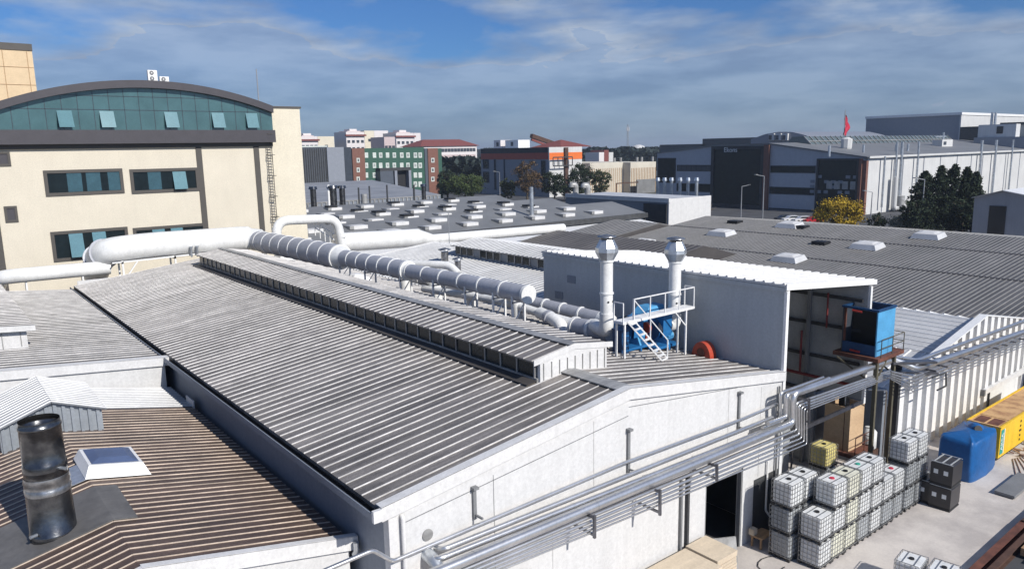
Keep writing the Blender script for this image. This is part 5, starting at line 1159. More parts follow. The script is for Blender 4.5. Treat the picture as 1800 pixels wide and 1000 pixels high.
# ================================================================== FAR METAL ROOF with flues
fm = thing('pale_metal_hall', 'pale metal roofed hall with a row of flues before the green building', 'factory hall', (90, 160, 0))
fa, fb_ = aty(470, 345, 140).x, aty(775, 345, 140).x
b = MB(); b.slab([(fa, 140, 8.2), (fb_, 140, 8.2), (fb_+8, 186, 10.2), (fa, 186, 10.2)], .2, 'roof_lightgrey'); b.build('roof', fm)
b = MB(); b.box(fa, fb_, 140.1, 140.4, 0, 8.0, 'shade_wall')
for i in range(40): x = fa+i*(fb_-fa)/40; b.box(x, x+.25, 139.9, 140.099, 4.5, 8.0, 'roof_lightgrey')
b.build('wall', fm)
for k, (px, yt, yb_, r, m) in enumerate(((551, 333, 349, .55, 'galv_dark'), (586, 331, 362, .75, 'galv_dark'), (602, 331, 350, .55, 'galv_dark'), (641, 341, 362, .6, 'roof_lightgrey'), (578, 325, 348, .25, 'white_paint'), (681, 325, 348, .16, 'dark_wall'), (728, 325, 345, .2, 'dark_wall'), (631, 330, 348, .16, 'dark_wall'), (650, 327, 347, .16, 'dark_wall'), (745, 328, 347, .45, 'galv_dark'))):
    Y_ = 131.0; x = aty(px, yb_, Y_).x; z0, z1 = ztop(px, yb_, x, Y_), ztop(px, yt, x, Y_)
    t_ = thing('flue_pipe', ['broad dark flue, first from left', 'tallest thick dark flue', 'dark flue right of the tallest one', 'thick pale flue with flat top', 'slim white flue', 'slim dark post near the middle', 'slim dark post at the right', 'slim dark post left of the middle pair', 'slim dark post by the pale flue', 'short dark flue at the right end'][k]+' on the pale metal hall', 'flue', (x, Y_, z0), 'flues on the pale metal hall')
    a = MB(); a.tube([(x, Y_, 6.5), (x, Y_, z1)], r, m, 10); a.build('pipe', t_)
    if r > .4 and m == 'galv_dark': a = MB(); a.tube([(x, Y_, z1), (x, Y_, z1+.5)], [r*1.5, r*1.3], m, 10); a.build('cap', t_)

# ================================================================== GENERIC FAR BUILDINGS
def block(name, label, px0, px1, pyt, Y_, dep, m, roof=None, zb=0, cat='building', par=None):
    a, c = aty(px0, pyt, Y_), aty(px1, pyt, Y_); z = (a.z+c.z)/2
    t_ = par or thing(name, label, cat, ((a.x+c.x)/2, Y_+dep/2, 0))
    b = MB(); b.box(a.x, c.x, Y_, Y_+dep, zb, z, m); b.build('wall', t_)
    if roof: b = MB(); b.box(a.x-.2, c.x+.2, Y_-.2, Y_+dep+.2, z, z+.4, roof); b.build('roof_edge', t_)
    return t_, a.x, c.x, z
# green and brown offices
go = thing('green_office', 'green office block with brown ends and rows of pale windows, behind the pale metal hall', 'office block', (140, 235, 0))
YG = 230
for px0, px1, m, dy in ((617, 639, 'brown_clad', -.6), (639.2, 745, 'green_clad', 0), (745.2, 750, 'blue_clad', -.3), (750.2, 768, 'brown_clad', -.6), (768.2, 776, 'green_clad', 0)):
    a, c = aty(px0, 261, YG), aty(px1, 261, YG); b = MB(); b.box(a.x, c.x, YG+dy, YG+16, 0, a.z, m); b.build('wall', go)
for r_, py in enumerate((273, 291, 308, 324)):
    for px in (644, 658, 669, 681, 693, 706, 717, 730, 738.5):
        if r_ >= 2 and 662 < px < 724: continue
        a = aty(px-3.2, py-4.5, YG); c = aty(px+3.2, py+4.5, YG); window(go, 'y', YG, a.x, c.x, c.z, a.z, fr='win_white', pane='win_dark' if random.random() < .55 else 'win_white', fw_=.38, proud=.1, nm=1)
    for px in (628, 759):
        if r_ == 0: continue
        a = aty(px-3, py-13, YG); c = aty(px+3, py-5, YG); window(go, 'y', YG-.6, a.x, c.x, c.z, a.z, fr='win_white', pane='win_dark', fw_=.35, proud=.1)
a, c = aty(668, 296, YG-3), aty(724, 330, YG-3); b = MB(); b.box(a.x, c.x, YG-3, YG-.001, a.z-1.0, a.z, 'dark_wall'); b.box(a.x, a.x+5, YG-3, YG-.001, c.z, a.z-1.001, 'blue_clad'); b.box(c.x-1, c.x, YG-3, YG-.001, 0, a.z-1.001, 'grey_clad'); b.box((a.x+c.x)/2-.5, (a.x+c.x)/2+.5, YG-3, YG-2, 0, a.z-1.001, 'grey_clad'); b.box(a.x+5.1, c.x-1.1, YG-1, YG-.01, 0, a.z-1.1, 'black'); b.build('porch', go)
ds_, x0, x1, z = block('dark_shed', 'dark blue ribbed shed left of the green office block', 520, 574, 259, 222, 20, 'blue_clad', 'win_white')
b = MB()
for i in range(14): x = x0+(x1-x0)*i/14; b.box(x, x+.35, 221.75, 221.999, 0, z-.4, 'dark_wall')
b.build('cladding_ribs', ds_)
block('dark_shed', '', 574.2, 604, 259, 221.5, 20, 'grey_clad', None, par=ds_); block('dark_shed', '', 604.2, 617, 259, 223, 20, 'win_dark', None, par=ds_)
# white apartments
def apt(label, px0, px1, pyt, Y_, m, cols, rows, split=None, red=True):
    t_, x0, x1, z = block('apartment_block', label, px0, px1, pyt, Y_, 20, m, None, cat='apartment block'); t_['group'] = 'distant apartment blocks'
    xe = x0+(x1-x0)*(split or 1)
    if red: b = MB(); b.box(x0-1, xe+1, Y_-1.5, Y_-.01, z-3.2, z-2.0, 'roof_tile'); b.build('eave_band', t_); b = MB(); b.box((x0+xe)/2-3, (x0+xe)/2+3, Y_+3, Y_+12, z, z+2.2, 'apt_white'); b.box(x0+2, xe-2, Y_+2, Y_+16, z, z+.7, 'apt_pink'); b.build('roof_house', t_)
    for i in range(cols):
        for j in range(rows):
            x = x0+(xe-x0)*(i+.5)/cols; zz = z-6.5-j*5.2; a = MB(); a.box(x-1.1, x+1.1, Y_-.25, Y_-.01, zz-1.6, zz+.4, 'win_dark'); a.build('window', t_)
    return t_
apt('far pinkish white apartment block with red eave band, left end of the skyline group', 608, 640, 232, 520, 'apt_white', 4, 5)
apt('far plain cream apartment block in the middle of the group', 640.3, 657, 230, 523, 'cream_pale', 1, 1, red=False)
apt('far white apartment block with close set windows', 657.3, 682, 230, 526, 'apt_white', 4, 6, red=False)
apt('far small pale green block lower than its neighbours', 675, 694, 241, 480, 'apt_pink', 3, 3, red=False)
apt('far white apartment block with red eave band at right of the group', 696, 727, 234, 500, 'apt_white', 4, 5)
apt('far plain white block touching the right side of the group', 727.3, 739, 234, 500.5, 'apt_white', 1, 1, red=False)
apt('far low white block with red roof line beside the cream tower', 528, 558, 240, 520, 'apt_white', 4, 2)
apt('far low plain block next to it above the dark shed', 558.3, 587, 240, 521, 'cream_pale', 1, 1, red=False)
# red roof long block
rl, x0, x1, z = block('red_roof_block', 'long white building with a dark red tiled roof on the skyline', 742, 838, 257, 430, 25, 'apt_white', None)
b = MB(); b.add([(x0-2, 429, z), (x1+2, 429, z), (x1+2, 456, z), (x0-2, 456, z), (x0+8, 442, z+4.6), (x1-6, 442, z+4.6)], [(0, 1, 5, 4), (1, 2, 5), (2, 3, 4, 5), (3, 0, 4), (3, 2, 1, 0)], 'roof_tile'); b.build('roof', rl)
for j in range(3):
    for i in range(16): x = x0+2+i*(x1-x0-3)/16; a = MB(); a.box(x, x+2.2, 429.7, 429.99, z-3.8-j*4.2, z-1.6-j*4.2, 'apt_pink' if j else 'win_dark'); a.build('window', rl)
# orange building
ob_ = thing('orange_building', 'grey building with an orange band, sunlit on its right end, centre skyline', 'building', (230, 210, 0))
cn = atz(965, 347, 0); XO, YO = cn.x, cn.y; zt = ztop(965, 260, XO, YO); yl = atx(845, 262, XO).y
b = MB(); xe = aty(1022, 262, YO).x; b.box(XO, xe-.01, YO, yl, 0, zt, 'grey_clad'); b.build('wall', ob_)
b = MB(); b.box(XO-.06, XO-.002, YO+.3, yl, zt-4.2, zt-1.8, 'orange_red'); b.box(XO-.12, XO-.002, YO+.3, yl, zt-1.8, zt+.2, 'dark_wall'); b.build('band', ob_)
xe = aty(1022, 262, YO).x; b = MB(); b.box(XO, xe, YO-.3, YO-.002, 0, zt+.2, 'factory_white'); b.build('end_wall', ob_)
b = MB(); b.box(XO+.1, xe, YO-.38, YO-.302, zt-4.4, zt-1.8, 'orange'); b.build('band', ob_)  # brighter orange than the shaded front band: sunlight put into the colour
for f in (.08,): pass
for y0_, y1_, za, zb2 in ((.97, .87, 5, 10), (.97, .87, 11.2, 15.5), (.79, .76, 2, 15.6), (.64, .62, 4, 15.6), (.10, .04, 2, 15)):
    window(ob_, 'x', XO, YO+(yl-YO)*y1_, YO+(yl-YO)*y0_, za*zt/20, zb2*zt/20, fr='blue_clad', pane='glass_dark', fw_=.2, proud=.15)
b = MB(); x = aty(990, 300, YO).x; b.box(x, x+1.6, YO-1.2, YO-.4, 0, zt, 'rust_dark'); b.build('flue', ob_)
b = MB(); xa, xb = aty(972, 300, YO-2).x, aty(1006, 300, YO-2).x; z0, z1 = ztop(972, 292, xa, YO-2), ztop(972, 277, xa, YO-2)
for z in (z0, z1): b.box(xa, xb, YO-2.2, YO-2, z-.2, z+.2, 'dark_wall')
for i in range(5): x = xa+(xb-xa)*i/4; b.box(x-.15, x+.15, YO-2.2, YO-2, z0+.2, z1-.2, 'dark_wall')
b.build('balcony_frame', ob_)
b = MB(); b.add([(XO+8, YO+2, zt+.2), (xe+8, YO+2, zt+.2), (xe+8, YO+20, zt+.2), (XO+8, YO+20, zt+.2), (XO+16, YO+11, zt+3.0), (xe, YO+11, zt+3.0)], [(0, 1, 5, 4), (1, 2, 5), (2, 3, 4, 5), (3, 0, 4), (3, 2, 1, 0)], 'roof_tile'); b.build('red_roof', ob_)
for px0, px1, m, nm in ((868, 880, 'apt_white', 'left'), (888, 911, 'white_paint', 'right')):
    a, c = atx(px0, 247, XO+6), atx(px1, 262, XO+6); t_ = thing('roof_cabin', f'white box cabin on the roof of the orange banded building, {nm} one', 'cabin', (XO+8, (a.y+c.y)/2, zt)); b = MB(); b.box(XO+6, XO+12, a.y, c.y, zt+.0, a.z, m); b.build('wall', t_)
    b = MB(); b.box(XO+5.98, XO+5.999, (a.y+c.y)/2-1, (a.y+c.y)/2+.6, zt+1, zt+2.6, 'win_dark'); b.build('window', t_)
cv = thing('conveyor_boom', 'dark red sloping conveyor boom above the red roof on the skyline', 'conveyor', (XO+30, YO+20, zt))
b = MB(); pa, pb = aty(934, 239, YO+30), aty(1000, 262, YO+30); b.bar(pa, pb, 1.6, 'rust_dark'); b.bar(pa+Vector((0, 0, -1.5)), pb+Vector((0, 0, -2)), .8, 'roof_tile'); b.build('boom', cv)
# beige hall in the middle distance
bh = thing('beige_hall', 'low cream hall with vertical wall panels and small roof vents, centre distance', 'factory hall', (300, 220, 0))
YH = 205; a, c = aty(1037, 287, YH), aty(1095, 287, YH); e_ = aty(1153, 285, YH-4); z = a.z
b = MB(); b.box(a.x, c.x, YH, YH+40, 0, z, 'beige_wall'); b.box(c.x+.01, e_.x, YH-4, YH+40, 0, z-.2, 'beige_wall'); b.build('wall', bh)
b = MB()
for i in range(16): x = a.x+i*(c.x-a.x)/16; b.box(x, x+.3, YH-.1, YH-.003, 0, z-2.2, 'timber')
for i in range(16): x = c.x+.5+i*(e_.x-c.x)/16; b.box(x, x+.3, YH-4.1, YH-4.003, 0, z-2.4, 'timber')
b.build('panel_joint', bh)
for px in (1080, 1091, 1120, 1128, 1147): x = aty(px, 284, YH+4).x; b = MB(); b.tube([(x, YH+4, z-.2), (x, YH+4, z+1.6)], .5, 'roof_lightgrey', 8); b.build('roof_vent', bh)
xa = aty(1120, 310, YH-8).x; b = MB(); b.box(xa, aty(1152, 310, YH-8).x, YH-8, YH-7.6, 0, ztop(1130, 316, xa, YH-8), 'grey_wall'); b.box(aty(1083, 310, YH-8).x, aty(1122, 310, YH-8).x, YH-8.1, YH-7.9, 4.2, 4.6, 'rust_dark'); b.box(aty(1083, 310, YH-8).x, aty(1083, 310, YH-8).x+.4, YH-8.1, YH-7.9, 0, 4.199, 'rust_dark'); b.build('yard_gate', bh)
# telecom mast
tm = thing('telecom_mast', 'grey lattice telecom mast on the skyline', 'mast', (0, 0, 0)); q = atz(1103, 276, 0); tm.location = (q.x, q.y, 0)
zt_ = ztop(1103, 219, q.x, q.y); b = MB()
for sx, sy in ((-1.5, -1), (1.5, -1), (0, 1.6)): b.bar((q.x+sx*1.6, q.y+sy*1.6, 0), (q.x+sx*.6, q.y+sy*.6, zt_), .5, 'paint_lamp')
for i in range(20):
    z = zt_*i/20; s_ = 1.6-i*.05; b.bar((q.x-1.5*s_, q.y-s_, z), (q.x+1.5*s_, q.y-s_, z+zt_/20), .3, 'paint_lamp'); b.bar((q.x+1.5*s_, q.y-s_, z), (q.x-1.5*s_, q.y-s_, z+zt_/20), .3, 'paint_lamp')
b.build('lattice', tm)
for k in (-1, 1): b = MB(); b.box(q.x+k*2.6-.6, q.x+k*2.6+.6, q.y-1, q.y+.2, zt_*.80, zt_*.92, 'apt_white'); b.bar((q.x, q.y, zt_*.86), (q.x+k*2.6, q.y, zt_*.86), .4, 'paint_lamp'); b.build('antenna_panel', tm)

# ================================================================== BIG FACTORY (right)
fc = thing('factory_block', 'large grey and white factory with dark glass fronts and brown frames, right distance', 'factory', (230, 120, 0))
XF, YF = 185.3, 91.0
def fy(px): return atx(px, 300, XF).y
def fz(px, py): return atx(px, py, XF).z
prof = [(fy(1519), fz(1519, 276)), (fy(1430), fz(1430, 263)), (fy(1350), fz(1350, 252)), (fy(1250), fz(1250, 256)), (fy(1155), fz(1155, 268))]
b = MB(); b.prism([(prof[0][0], 0)]+prof+[(prof[-1][0], 0)], 'x', XF, XF+.6, 'factory_grey'); b.build('front_wall', fc)
b = MB(); b.prism([(y, z-.7) for y, z in prof]+[(prof[-1][0], 0), (prof[0][0]+.6, 0)], 'x', XF+.61, XF+150, 'dark_wall'); b.build('core', fc)
b = MB()
for i in range(4):
    (ya, za), (yb, zb2) = prof[i], prof[i+1]
    b.slab([(XF-.4, ya-(.8 if i == 0 else 0), za+.05), (XF+150, ya-(.8 if i == 0 else 0), za+.05), (XF+150, yb, zb2+.05), (XF-.4, yb, zb2+.05)], .35, 'roof_grey')
b.build('roof', fc)
b = MB(); b.box(XF+.601, XF+150, YF-.02, YF+.55, 0, prof[0][1]-.4, 'factory_white'); b.build('side_wall', fc)
b = MB()
for px in (1553, 1570, 1586, 1622, 1651, 1680, 1705, 1725, 1748, 1765, 1790): x = aty(px, 300, YF).x; b.box(x, x+.35, YF-.12, YF-.021, 0, prof[0][1]-.6, 'grey_clad')
b.box(XF-.4, XF+150, YF-.9, YF-.6, prof[0][1]-.35, prof[0][1]+.15, 'factory_white'); b.build('panel_joint', fc)
b = MB(); b.box(XF-.15, XF+.9, YF-.06, YF+1.0, 0, prof[0][1]-.9, 'brown_clad'); b.build('corner_frame', fc)
def fwin(pa, pb, pt, pbm, **k): return window(fc, 'x', XF, fy(pb), fy(pa), max(.1, fz(pa, pbm)), fz(pa, pt), **k)
fwin(1251, 1343, 258, 378, fr='dark_wall', pane='glass_dark', fw_=.9, proud=.5); fwin(1436, 1510, 279, 378, fr='dark_wall', pane='glass_dark', fw_=.5, proud=.4)
b = MB(); b.box(XF-.8, XF-.01, fy(1353), fy(1344), 0, fz(1348, 255), 'brown_clad'); b.box(XF-.6, XF-.01, fy(1516), fy(1511), 0, fz(1513, 279), 'brown_clad'); b.build('frame', fc)
for a_, c_2 in ((291, 304), (328, 341), (365, 379)): fwin(1354, 1434, a_, c_2, fr='blue_clad', pane='glass_dark', fw_=.15)
fwin(1156, 1188, 278, 321, fr='dark_wall', pane='glass_dark', fw_=.4); fwin(1190, 1250, 290, 301, fr='dark_wall', pane='win_dark', fw_=.2, nm=6); fwin(1190, 1250, 322, 336, fr='dark_wall', pane='glass_dark', fw_=.2)
b = MB()
for i in range(7):
    for j in range(4):
        if random.random() < .5: y = fy(1470)+(i-3)*1.9; b.box(XF-.06, XF-.03, y, y+1.2, 5+j*1.3, 5.8+j*1.3, 'shade_wall')
for i in range(4): y = fy(1478)+(i-2)*2.1; b.box(XF-.07, XF-.03, y, y+1.5, 6.2, 8.2, 'roof_lightgrey')
b.build('display', fc)
text_mesh('Ekons', 1.9, 'white_paint', 'lettering', fc, Matrix.Translation((XF-.56, fy(1285), fz(1285, 264))) @ Matrix.Rotation(-pi/2, 4, 'Z') @ Matrix.Rotation(pi/2, 4, 'X'), .02)
for k, px in enumerate((1554, 1574, 1583, 1612, 1722, 1747, 1776)):
    x = aty(px, 300, YF-1).x; b = MB(); b.tube([(x, YF-1, 1.5), (x, YF-1, prof[0][1]+(3.5 if k not in (0,) else 0))], .38 if k in (2, 4, 5) else .28, 'galv', 8); b.build('wall_flue', fc)
b = MB(); xa = aty(1575, 350, YF-2).x; b.tube(bend([(xa, YF-1.6, 9), (xa, YF-1.6, 1), (xa+3, YF-1.6, .6)], .6), .6, 'factory_white', 10); b.tube([(xa+3, YF-1.8, .3), (xa+3, YF-1.8, 4)], 1.0, 'roof_lightgrey', 12); b.build('dust_collector', fc)
# glazed roof strip and roof plant
b = MB(); yg = fy(1352); zg = fz(1352, 252)
xg0 = XF+14; b.prism([(yg-4.5, zg-1.2), (yg-1.5, zg+1.7), (yg+2, zg+1.7), (yg+4, zg-1)], 'x', xg0, XF+110, 'glass_grey'); o = b.build('roof_glazing', fc)
b = MB()
for i in range(34): x = xg0+i*2.9; b.bar((x, yg-4.6, zg-1.1), (x, yg-1.6, zg+1.8), .22, 'roof_lightgrey')
b.bar((xg0, yg-3.1, zg+.35), (XF+110, yg-3.1, zg+.35), .2, 'roof_lightgrey'); b.build('glazing_bars', o)
for px, s_, nm in ((1488, 3.0, 'round silver'), (1654, 3.4, 'boxy white')):
    q = aty(px, 250, YF+14); t_ = thing('roof_plant', nm+' plant unit on the factory roof', 'roof unit', (q.x, YF+14, 14)); b = MB()
    if nm[0] == 'r':
        b.tube([(q.x, YF+14, 15.0), (q.x, YF+14, 16.5), (q.x, YF+14, 18.8), (q.x, YF+14, 19.3)], [1.1, 1.4, 1.5, .5], 'factory_white', 9, smooth=False); b.build('vessel', t_)
    else:
        b.box(q.x-4, q.x+4, YF+12, YF+15, 14.9, 18.2, 'factory_white'); b.build('case', t_); b = MB(); b.box(q.x-3, q.x-1, YF+11.9, YF+11.99, 16.6, 17.6, 'win_dark'); b.box(q.x-7, q.x+1, YF+13, YF+13.4, 19.0, 19.4, 'galv'); b.tube([(q.x-1, YF+13, 18.2), (q.x-1, YF+13, 20.5)], .3, 'galv', 8); b.build('frame', t_)
for px in (1458, 1518, 1575, 1596): q = aty(px, 262, YF+6); t_ = mast('roof_pipe', 'short pale vent pipe on the factory roof', 'vent pipe', q.x, YF+6, 14.5, 17.2, .35, 'galv', 'vent pipes on the factory roof')
for k, px in enumerate((1156, 1168, 1180, 1195, 1209, 1224)):
    q = atx(px, 345, 150); t_ = thing('hooded_pipe', 'white upright vent pipe with hooded top in front of the dark factory glass', 'vent pipe', (150, q.y, 0), 'hooded vent pipes before the factory'); b = MB(); z1 = ztop(px, 318, 150, q.y); b.tube([(150, q.y, 2), (150, q.y, z1)], .42, 'galv', 10); b.tube([(150, q.y, z1), (150, q.y, z1+.8)], [.65, .5], 'galv', 10); b.build('pipe', t_)
# buildings behind the factory
def xblock(name, label, X_, pa, pb, pt, xd, m1, m2, rl=None, px_end=None):
    ya, yb = atx(pa, pt, X_).y, atx(pb, pt, X_).y; z = (atx(pa, pt, X_).z+atx(pb, pt, X_).z)/2
    t_ = thing(name, label, 'building', (X_+xd/2, (ya+yb)/2, 0)); b = MB(); b.box(X_, X_+xd, yb+.5, ya, 0, z, m1); b.build('wall', t_)
    b = MB(); b.box(X_, X_+xd, yb, yb+.499, 0, z, m2); b.build('end_wall', t_)
    if rl: b = MB(); b.box(X_-.5, X_+xd, yb-.3, ya+.3, z, z+1.0, rl); b.build('roof', t_)
    return t_
xblock('tall_grey_hall', 'tall plain grey hall with a pale sunlit end, highest on the right skyline', 330, 1523, 1690, 206, 90, 'grey_clad', 'factory_white', 'white_paint')
xblock('dark_annexe', 'dark flat annexe under the tall grey hall at the right', 315, 1688, 1722, 223, 60, 'dark_wall', 'blue_clad')
xblock('low_grey_works', 'long low grey works with small bright vents at the right edge', 300, 1712, 1830, 241, 60, 'grey_clad', 'grey_clad')
xblock('far_right_hall', 'pale hall with a dark roof line at the far right edge', 340, 1760, 1860, 219, 60, 'beige_wall', 'beige_wall', 'dark_wall')
for px in (1742, 1748): q = atx(px, 225, 310); mast('thin_flue', 'thin twin flue rising by the tall grey hall', 'flue', 310, q.y, 15, ztop(px, 198, 310, q.y), .5, 'galv', 'twin flues by the tall grey hall')
q = atx(1752, 230, 305); t_ = thing('silver_unit', 'bright silver plant unit at the foot of the twin flues', 'roof unit', (305, q.y, 15)); b = MB(); b.box(305, 309, q.y-6, q.y+6, 14, ztop(1752, 219, 305, q.y), 'factory_white'); b.build('case', t_); b = MB(); b.box(304.8, 304.99, q.y-2, q.y, 20, 22.5, 'black'); b.build('louvre', t_)
xblock('far_works', 'dark distant works on the skyline with a pale roof line', 330, 1235, 1330, 243, 60, 'win_dark', 'win_dark')
xblock('far_low_works', 'low dark distant works at the left of the dark factory skyline', 330, 1160, 1240, 254, 60, 'win_dark', 'win_dark')
av = thing('arched_hall', 'dark arched roof hall with three bright dormers behind the factory', 'building', (300, 190, 0)); b = MB(); X_ = 260
ys = [atx(p_, 245, X_).y for p_ in (1320, 1345, 1368, 1390, 1412, 1440)]; zs = [atx(p_, h, X_).z for p_, h in ((1320, 245), (1345, 236), (1368, 232), (1390, 232), (1412, 237), (1440, 247))]
b.prism([(ys[0], 0)]+list(zip(ys, zs))+[(ys[-1], 0)], 'x', X_, X_+60, 'grey_clad'); b.build('wall', av)
for px in (1358, 1370, 1382): y = atx(px, 240, X_).y; b = MB(); b.box(X_-1, X_-.01, y-1.2, y+1.2, atx(px, 247, X_).z, atx(px, 235, X_).z, 'factory_white'); b.box(X_-1.1, X_-1.01, y-.3, y+1.0, atx(px, 246, X_).z, atx(px, 238, X_).z, 'win_dark'); b.build('dormer', av)
# flag
q = aty(1484, 236, YF+28); fx_, fyy = q.x, YF+28
fl = thing('flag', 'red flag hanging slack from a thin pole above the factory roof', 'flag', (fx_, fyy, 17))
zp = ztop(1483, 194, fx_, fyy); b = MB(); b.tube([(fx_, fyy, 15), (fx_-.2, fyy, zp)], .13, 'paint_lamp', 8); b.build('pole', fl)
zt2 = ztop(1483, 200, fx_, fyy); b = MB(); vs = []; n_ = 10
wid = [.3, 1.0, 1.7, 2.3, 2.7, 2.9, 2.5, 2.0, 1.6, 1.3, 1.0]
for i in range(n_+1):
    z = zt2-i*.62
    for j in range(5): vs.append((fx_+.1+wid[i]*j/4*.9-(.4 if i > 6 else 0), fyy+.35*sin(j*1.9+i*.6), z-.25*j))
b.add(vs, [(i*5+j, i*5+j+1, (i+1)*5+j+1, (i+1)*5+j) for i in range(n_) for j in range(4)], 'flag_red', True)
ob = b.build('cloth', fl); md = ob.modifiers.new('s', 'SOLIDIFY'); md.thickness = .04
# house at right edge
hr_ = thing('gable_house', 'low white gabled building with a dark doorway at the right edge beyond the conifers', 'building', (125, 45, 0))
gp_ = atz(1700, 412, 0); XH = 128.0
ya, yb = atx(1712, 360, XH).y, atx(1850, 360, XH).y; ym = atx(1765, 336, XH); z1 = atx(1712, 347, XH).z
b = MB(); b.prism([(yb, 0), (ya, 0), (ya, z1), (ym.y, ym.z), (yb, z1)], 'x', XH, XH+40, 'shade_wall'); b.build('wall', hr_)
b = MB(); b.slab([(XH-.5, yb, z1), (XH+40, yb, z1), (XH+40, ym.y, ym.z+.15), (XH-.5, ym.y, ym.z+.15)], .1, 'white_paint'); b.slab([(XH-.5, ya+.3, z1), (XH+40, ya+.3, z1), (XH+40, ym.y, ym.z+.15), (XH-.5, ym.y, ym.z+.15)], .1, 'roof_lightgrey'); b.build('roof', hr_)
b = MB(); b.box(XH-.1, XH-.01, atx(1770, 360, XH).y, atx(1740, 360, XH).y, 0, atx(1750, 362, XH).z, 'black'); b.build('doorway', hr_)
# cars
def car(x, y, m, label, rz):
    t_ = thing('parked_car', label, 'car', (0, 0, 0), 'cars parked by the factory'); b = MB()
    b.prism([(-2.1, .35), (2.1, .35), (2.15, .8), (1.3, .95), (.6, 1.42), (-1.2, 1.45), (-1.9, 1.0), (-2.15, .85)], 'x', -.85, .85, m); b.build('body', t_)
    b = MB(); b.prism([(1.15, .98), (.55, 1.36), (-1.15, 1.38), (-1.7, 1.0)], 'x', -.87, .87, 'glass_dark'); b.build('window', t_)
    for sx in (-.8, .8):
        for sy in (-1.35, 1.35): b = MB(); b.tube([(sx-.1, sy, .33), (sx+.1, sy, .33)], .33, 'black', 12); b.build('wheel', t_)
    t_.location = (x, y, 0); t_.rotation_euler = (0, 0, rz)
for px, py, m, l_ in ((1378, 389, 'car_dark', 'dark car, leftmost of those parked before the factory'), (1391, 390, 'car_white', 'white car beside the dark one before the factory'), (1411, 391, 'car_white', 'white car next to the red car before the factory'), (1430, 392, 'car_red', 'red car beside the yellow tree')):
    q = atz(px, py, 0); car(q.x, q.y, m, l_, .9+random.random()*.2)
# street lamps
def lamp(px, pyb, pyt, label, d=1):
    q = atz(px, pyb, 0); z = ztop(px, pyt, q.x, q.y); t_ = thing('street_lamp', label, 'street lamp', (q.x, q.y, 0), 'street lamps'); b = MB(); b.tube([(q.x, q.y, 0), (q.x, q.y, z)], [.16, .09], 'paint_lamp', 8); b.build('pole', t_)
    b = MB(); b.bar((q.x, q.y, z), (q.x-1.5*d, q.y+1.0*d, z+.35), .12, 'paint_lamp'); b.build('arm', t_); b = MB(); b.box(q.x-1.9*d-.2, q.x-1.4*d+.2, q.y+.8*d, q.y+1.3*d, z+.3, z+.48, 'roof_lightgrey'); b.build('lamp_head', t_)
lamp(1302, 385, 328, 'shorter street lamp before the dark factory glass', -1); lamp(1340, 392, 310, 'taller street lamp before the dark factory glass'); lamp(1618, 412, 316, 'street lamp in front of the dark conifers')
lamp(1530, 390, 338, 'street lamp beside the white factory wall'); lamp(879, 352, 303, 'street lamp between the bushy trees and grey building, centre distance'); lamp(809, 330, 281, 'far street lamp over the green trees beside the green office block', 1)

# ================================================================== TREES
def tree(name, label, px, pyb, pyt, wpx, lf, kind='round', n_=700, size=.55, trunk='bark', group=None, seed=0):
    rnd = random.Random(seed+int(px)); q = atz(px, pyb, 0); x, y = q.x, q.y; H_ = ztop(px, pyt, x, y)
    dep = (q-EYE).dot(fw); rw = wpx/2*dep/F
    t_ = thing(name, label, 'tree', (x, y, 0), group); b = MB()
    b.tube([(x, y, 0), (x+.1, y, H_*.4), (x, y+.1, H_*.85)], [H_*.022+.08, H_*.016+.05, .04], trunk, 7)
    tips = []
    if kind != 'cone':
        for i in range(11):
            a = rnd.uniform(0, 2*pi); h0 = H_*rnd.uniform(.18, .6); l_ = rw*rnd.uniform(.5, .9); e = Vector((x+l_*cos(a), y+l_*sin(a), h0+rnd.uniform(.15, .4)*H_)); m_ = Vector((x, y, h0)).lerp(e, .5)+Vector((0, 0, .3))
            b.tube([(x, y, h0), m_, e], [.12, .08, .03], trunk, 5); tips.append(e)
            if kind == 'bare':
                for k in range(7):
                    s_ = m_.lerp(e, rnd.random()); d = Vector((rnd.uniform(-1, 1), rnd.uniform(-1, 1), rnd.uniform(.3, 1.6))).normalized()*rnd.uniform(.8, 2.0); b.bar(s_, s_+d, .05, trunk)
    b.build('trunk', t_); b = MB(); vs = []; fs = []
    cl = []
    n_ = int(n_*3.6) if kind != 'cone' else n_*6; size *= (.66 if kind == 'cone' else .85) if kind != 'bare' else 1
    if kind == 'cone':
        for i in range(300): h = rnd.random()**.85; r_ = rw*(1-h)**.58*rnd.uniform(.15, 1); a = rnd.uniform(0, 2*pi); cl.append((Vector((x+r_*cos(a), y+r_*sin(a), H_*(.06+.92*h))), rw*.20*(1.1-h)+.22))
    else:
        for i in range(64):
            while True:
                u = Vector((rnd.uniform(-1, 1), rnd.uniform(-1, 1), rnd.uniform(-1, 1)))
                if .35 < u.length < 1: break
            cl.append((Vector((x+u.x*rw*.86, y+u.y*rw*.86, H_*.56+u.z*H_*.38)), rw*rnd.uniform(.10, .24)))
    for i in range(n_):
        c, cr = rnd.choice(cl); d = Vector((rnd.gauss(0, 1), rnd.gauss(0, 1), rnd.gauss(0, .8)))*cr*.55
        p = c+d; s_ = size*rnd.uniform(.5, 1.1)
        u = Vector((rnd.gauss(0, 1), rnd.gauss(0, 1), rnd.gauss(0, 1))).normalized(); v = u.cross(Vector((rnd.gauss(0, 1), rnd.gauss(0, 1), rnd.gauss(0, 1)))).normalized()
        k = len(vs); vs += [p-u*s_*.5, p+v*s_*.32, p+u*s_*.5, p-v*s_*.32]; fs.append((k, k+1, k+2, k+3))
    b.add(vs, fs, lf); b.build('crown', t_); return t_
tree('leafy_tree', 'broad mid green tree right of the green office block', 818, 352, 303, 78, 'leaf_green', n_=1500, size=.9)
